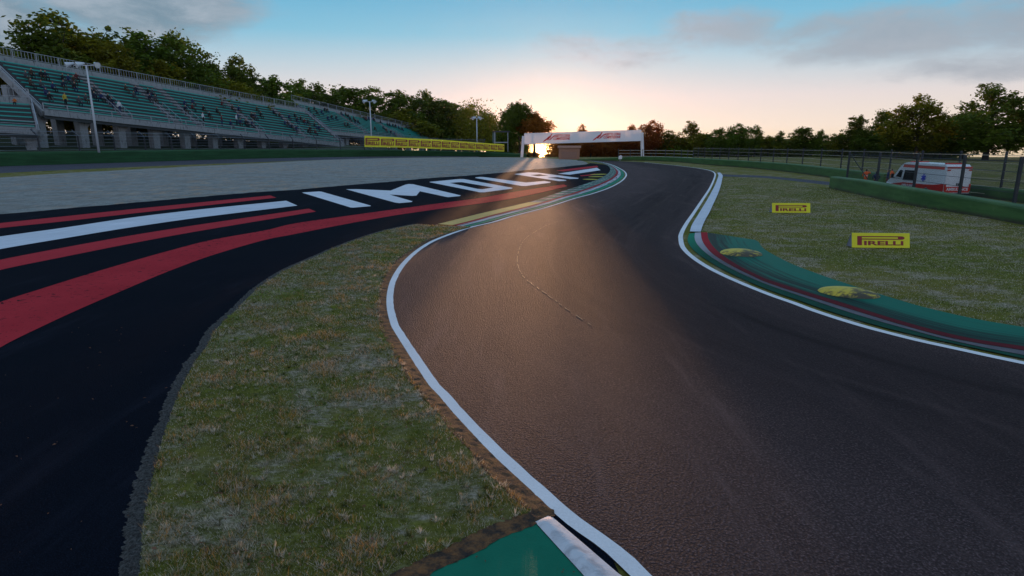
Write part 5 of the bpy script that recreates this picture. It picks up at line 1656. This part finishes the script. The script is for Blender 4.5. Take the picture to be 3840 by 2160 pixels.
def crown(v, m_):
    if (v, m_.name) not in CROWN:
        c = VAR[v][1].copy(); c.materials.append(m_); CROWN[(v, m_.name)] = c
    return CROWN[(v, m_.name)]


def tree(px, ytop, t, wid, v, m_, label, zb=None, group=None, kind='tree'):
    """px: photo column, ytop: photo row of the crown top, wid: crown width in photo pixels"""
    p = D(px, 560, t); z0 = zb if zb is not None else gz(p.x, p.y)
    b = Vector((p.x, p.y, z0)); h = 2.0
    while proj(b + Vector((0, 0, h)))[1] > ytop and h < 80: h += .1
    w = wid * t / FPX / (2 * VAR[v][2]); h /= VAR[v][3]
    root = empty(kind, b.to_tuple(), random.uniform(0, 6.28), label, kind, group)
    root.scale = (w, w, h)
    link('trunk', VAR[v][0], root); link('crown', crown(v, m_), root)
    return root


GL = 'trees behind the grandstands'
_bk = sorted([(proj(pt_(i / 40, 1.0))[0], proj(pt_(i / 40, 1.0))[2]) for pt_ in (ptA,) for i in range(41)])
_bk2 = sorted([(proj(ptB(i / 40, 1.0))[0], proj(ptB(i / 40, 1.0))[2]) for i in range(41)])
def stand_back(px):
    a = np.interp(px, [q[0] for q in _bk], [q[1] for q in _bk])
    b = np.interp(px, [q[0] for q in _bk2], [q[1] for q in _bk2]) if px > _bk2[0][0] - 60 else 0
    return max(a, b)
def LT(px, ytop, t, wid, v, m_, label):
    t = stand_back(px) + 14 + (px * 7 % 12) + (12 if m_ is M_leafd else 0)
    p = D(px, 560, t); return tree(px, ytop, t, wid * 1.7, v, m_, label, GROUND(p) - .5, GL)
LT(-70, 120, 178, 190, 0, M_leafd, 'dark tree at the very left edge above the stand')
LT(50, 178, 190, 150, 2, M_leafy, 'olive tree low behind the left end of the long stand')
LT(150, 160, 192, 190, 3, M_leafd, 'dark thin crowned tree left of the first floodlight')
LT(285, 48, 186, 240, 0, M_leafd, 'tallest ragged tree, rising above the first floodlight')
LT(370, 130, 200, 190, 4, M_leafy, 'olive tree filling in right of the tallest tree')
LT(470, 160, 196, 170, 1, M_leafy, 'broad olive tree between the two tallest trees')
LT(590, 120, 196, 190, 2, M_leafd, 'tall dark tree, left half of the second high crown')
LT(700, 128, 198, 190, 5, M_leafd, 'tall wide dark tree, right half of the second high crown')
LT(640, 235, 188, 220, 3, M_leafy, 'olive tree with low crown under the second high pair')
LT(800, 198, 205, 150, 1, M_leafd, 'dark tree with a sloping shoulder behind the long stand')
LT(910, 214, 212, 130, 0, M_leafd, 'dark pointed tree above the middle stairs')
LT(900, 300, 205, 180, 5, M_leafy, 'low olive tree below the dark pointed tree')
LT(1030, 284, 225, 140, 2, M_leafd, 'slim dark tree before the far stand begins')
LT(1130, 298, 236, 120, 3, M_leafd, 'dark airy tree above the left corner of the far stand')
LT(1195, 315, 245, 120, 0, M_leafd, 'dark open tree just right of the far stand corner')
LT(1090, 345, 240, 160, 1, M_leafy, 'low olive tree behind the far stand corner')
LT(1305, 326, 285, 120, 4, M_leafd, 'dark tree left of the second floodlight')
LT(1400, 328, 295, 130, 1, M_leafd, 'dark tree directly above the second floodlight')
LT(1290, 400, 290, 180, 5, M_leafy, 'low olive tree behind the upper rail of the far stand')
LT(1500, 340, 320, 120, 2, M_leafd, 'dark tree behind the middle of the far stand')
LT(1590, 342, 350, 120, 0, M_leafd, 'dark tree behind the right end of the far stand')
LT(1490, 410, 330, 170, 3, M_leafy, 'low olive tree over the right stairs of the far stand')
LT(1642, 372, 352, 100, 4, M_leafd, 'dark slim tree just past the far stand')
LT(1692, 388, 345, 100, 2, M_leafd, 'dark tree above the middle of the yellow banner')
LT(1745, 396, 330, 110, 3, M_leafd, 'dark tree left of the third floodlight')
LT(1826, 425, 300, 100, 1, M_leafd, 'dark rounded tree right of the third floodlight')
LT(1610, 440, 345, 170, 5, M_leafd, 'low dark bushy tree filling behind the banner')
LT(1720, 470, 320, 150, 5, M_leafd, 'low dark bushy tree behind the last banner panels')
GG = 'trees around the gantry'
tree(1912, 392, 246, 105, 0, M_leafd, 'full dark tree left of the gantry leg, leaves down to the ground', 0, GG)
tree(1948, 384, 238, 105, 6, M_leafd, 'solitary tall tree behind the left gantry leg', 0, GG)
tree(2005, 425, 240, 130, 6, M_leafw, 'tree tinted with sun glow behind the left end of the gantry', 0, GG)
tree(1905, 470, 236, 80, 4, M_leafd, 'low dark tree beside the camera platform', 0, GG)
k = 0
for (px, yt, t, w_, lab) in ((2135, 500, 262, 80, 'tree tinted with sun glow right of the sun gap, behind the booth'), (2181, 466, 275, 60, 'tree tinted with sun glow poking above the middle of the gantry'), (2215, 505, 255, 90, 'tree tinted with sun glow behind the right side of the booth'),
                             (2265, 500, 265, 90, 'tree tinted with sun glow under the right gantry logo'), (2320, 498, 258, 90, 'tree tinted with sun glow left of the right gantry leg'), (2367, 468, 262, 80, 'tree tinted with sun glow showing above the right end of the gantry'),
                             (2442, 452, 250, 110, 'tall tree tinted with sun glow just right of the gantry'), (2504, 490, 250, 110, 'lower tree between two taller ones'), (2395, 500, 255, 90, 'tree tinted with sun glow behind the right gantry leg'),
                             (2590, 456, 245, 110, 'green tree with two tops right of the gantry'), (2640, 500, 240, 100, 'low tree beside the two topped tree')):
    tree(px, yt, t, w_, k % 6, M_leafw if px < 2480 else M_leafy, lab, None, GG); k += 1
GR = 'trees along the right horizon'
for (px, yt, t, w_, m_, lab) in ((2690, 480, 235, 110, M_leafd, 'dark rounded tree first of the right row'), (2765, 464, 230, 100, M_leafd, 'dark tree with a thin raised top'), (2829, 470, 225, 70, M_leafd, 'narrow dark tree above the sunlit rails'),
                                 (2880, 510, 225, 90, M_leafy, 'small olive tree right of the narrow dark tree'), (2922, 492, 222, 60, M_leafd, 'small pointed dark tree in the right row'), (3007, 478, 215, 90, M_leafd, 'dark tree with split crown above the far fence'),
                                 (3070, 487, 212, 60, M_leafd, 'small round dark tree beside the split crown'), (2965, 520, 220, 100, M_leafy, 'low olive tree between pointed and split crowned trees'), (3125, 502, 210, 80, M_leafd, 'low dark tree where the right row starts to rise'),
                                 (3205, 434, 200, 110, M_leafd, 'dark upright tree left of the marshals'), (3155, 500, 205, 100, M_leafy, 'low olive tree under the dark upright tree'), (3295, 414, 198, 80, M_leafd, 'slim dark tree above the marshals'),
                                 (3260, 490, 196, 110, M_leafd, 'bushy dark tree behind the marshals'), (3438, 360, 178, 190, M_leafy, 'large olive green tree behind the ambulance cab'), (3365, 450, 188, 110, M_leafd, 'dark tree left of the large olive green tree'),
                                 (3530, 455, 185, 110, M_leafd, 'dark tree in the dip behind the ambulance'), (3700, 315, 168, 270, M_leafd, 'biggest dark tree at right with forked trunk'), (3610, 420, 178, 130, M_leafd, 'dark tree leaning on the left of the biggest one'),
                                 (3862, 362, 165, 190, M_leafd, 'dark tree cut by the right picture edge')):
    tree(px, yt, t, w_ * 1.12, k % 6, m_, lab, None, GR); k += 1

# undergrowth below the crowns: leafy masses that read as one
def thicket(name, pts, hgt, depth, m_, label, count, leaf):
    """pts: world ground points; a leafy mass hgt high along them"""
    P = resample(pts, 200); g = np.random.default_rng(len(pts) * 7 + count)
    i = g.integers(0, 200, count); B_ = np.array([P[k][:] for k in i]); hh = np.array([hgt * (.65 + .5 * mnoise.noise(Vector((P[k].x * .11, P[k].y * .11, 2)))) for k in i])
    X = B_ + np.stack([g.normal(0, depth, count), g.normal(0, depth, count), hh * g.uniform(0, 1, count) ** 1.15], 1)
    a = g.normal(0, 1, (count, 3)); a /= np.linalg.norm(a, axis=1)[:, None]; b = g.normal(0, 1, (count, 3)); b -= a * (a * b).sum(1)[:, None]; b /= np.linalg.norm(b, axis=1)[:, None]
    s = g.uniform(.6, 1.3, count)[:, None] * leaf; a *= s; b *= s * .6
    V = np.stack([X - a, X - b, X + a, X + b], 1).reshape(-1, 3)
    me = bpy.data.meshes.new(name); me.vertices.add(count * 4); me.vertices.foreach_set('co', V.reshape(-1))
    me.loops.add(count * 4); me.loops.foreach_set('vertex_index', np.arange(count * 4, dtype=np.int32))
    me.polygons.add(count); me.polygons.foreach_set('loop_start', np.arange(0, count * 4, 4, dtype=np.int32)); me.materials.append(m_); me.update()
    return tag(link(name, me), label, 'undergrowth', kind='stuff')


rg = [D(a, 560, 288) for a in (2088, 2140, 2250, 2400, 2600, 2800, 3000)]  # unseen ridge added to keep the low sun off the right barrier
mb = MB(); pr_ = [(-14, -6), (-3, 5.0), (0, 6.8), (3, 5.2), (16, -6)]
mb.add([Vector((p.x, p.y + a, z)) for p in rg for a, z in pr_], [(i * 5 + j, i * 5 + j + 1, (i + 1) * 5 + j + 1, (i + 1) * 5 + j) for i in range(6) for j in range(4)] + [(0, 1, 2, 3, 4)])
tag(mb.build('sun_blocking_ridge', M_bank, up=True), 'low ridge added behind the gantry to block the sun', kind='structure')


def gp3(px, t, z=None):
    p = D(px, 560, t); return Vector((p.x, p.y, gz(p.x, p.y) if z is None else z))
thicket('undergrowth', [gp3(a, t) for a, t in ((2092, 262), (2200, 268), (2400, 262), (2550, 252))], 8.0, 3.2, M_leafw, 'dense undergrowth tinted with sun glow below the gantry', 38000, .45)
thicket('undergrowth', [gp3(a, t) for a, t in ((2520, 250), (2700, 240), (2900, 228), (3100, 212), (3330, 198), (3560, 190))], 6.5, 2.6, M_leafd, 'dense dark undergrowth along the right tree row', 44000, .42)
thicket('undergrowth', [gp3(a, t, 3.0) for a, t in [(a_, stand_back(a_) + 26) for a_ in (-150, 100, 300, 500, 700, 850, 1000, 1060)] + [(1120, 320), (1300, 345), (1560, 380), (1700, 370), (1840, 300)]], 25, 3.5, M_leafy, 'dark undergrowth filling behind the grandstands', 60000, .55)
thicket('undergrowth', [gp3(a, t, 0) for a, t in ((1840, 250), (1900, 246), (1945, 244), (1972, 243))], 7.0, 1.0, M_leafd, 'low dark shrubs left of the sun gap', 16000, .3)

# ------------------------------------------------------------------ thin haze added to make a glow round the sun
hz, n = mat('added_glow_haze')
vp = n.new('ShaderNodeVolumePrincipled'); vp.inputs['Density'].default_value = .000018
vp.inputs['Color'].default_value = (.96, .90, .90, 1); vp.inputs['Anisotropy'].default_value = .86
ho = n.new('ShaderNodeOutputMaterial'); n.put(ho.inputs['Volume'], vp.outputs[0])
mb = MB(); mb.box((0, 545, 6), (3040, 1930, 94))
tag(mb.build('added_glow_haze', hz), 'thin haze added over the circuit for a glow round the sun', 'added_glow_haze', kind='stuff')
S.cycles.volume_bounces = 0

thicket('undergrowth', [gp3(a, 246) for a in (1970, 1990, 2012)], 3.4, .7, M_leafw, 'low shrubs tinted with sun glow at the left side of the sun gap', 5000, .28)
thicket('undergrowth', [gp3(a, 250) for a in (2052, 2075, 2098)], 3.2, .8, M_leafw, 'low shrubs tinted with sun glow at the right side of the sun gap', 4200, .28)
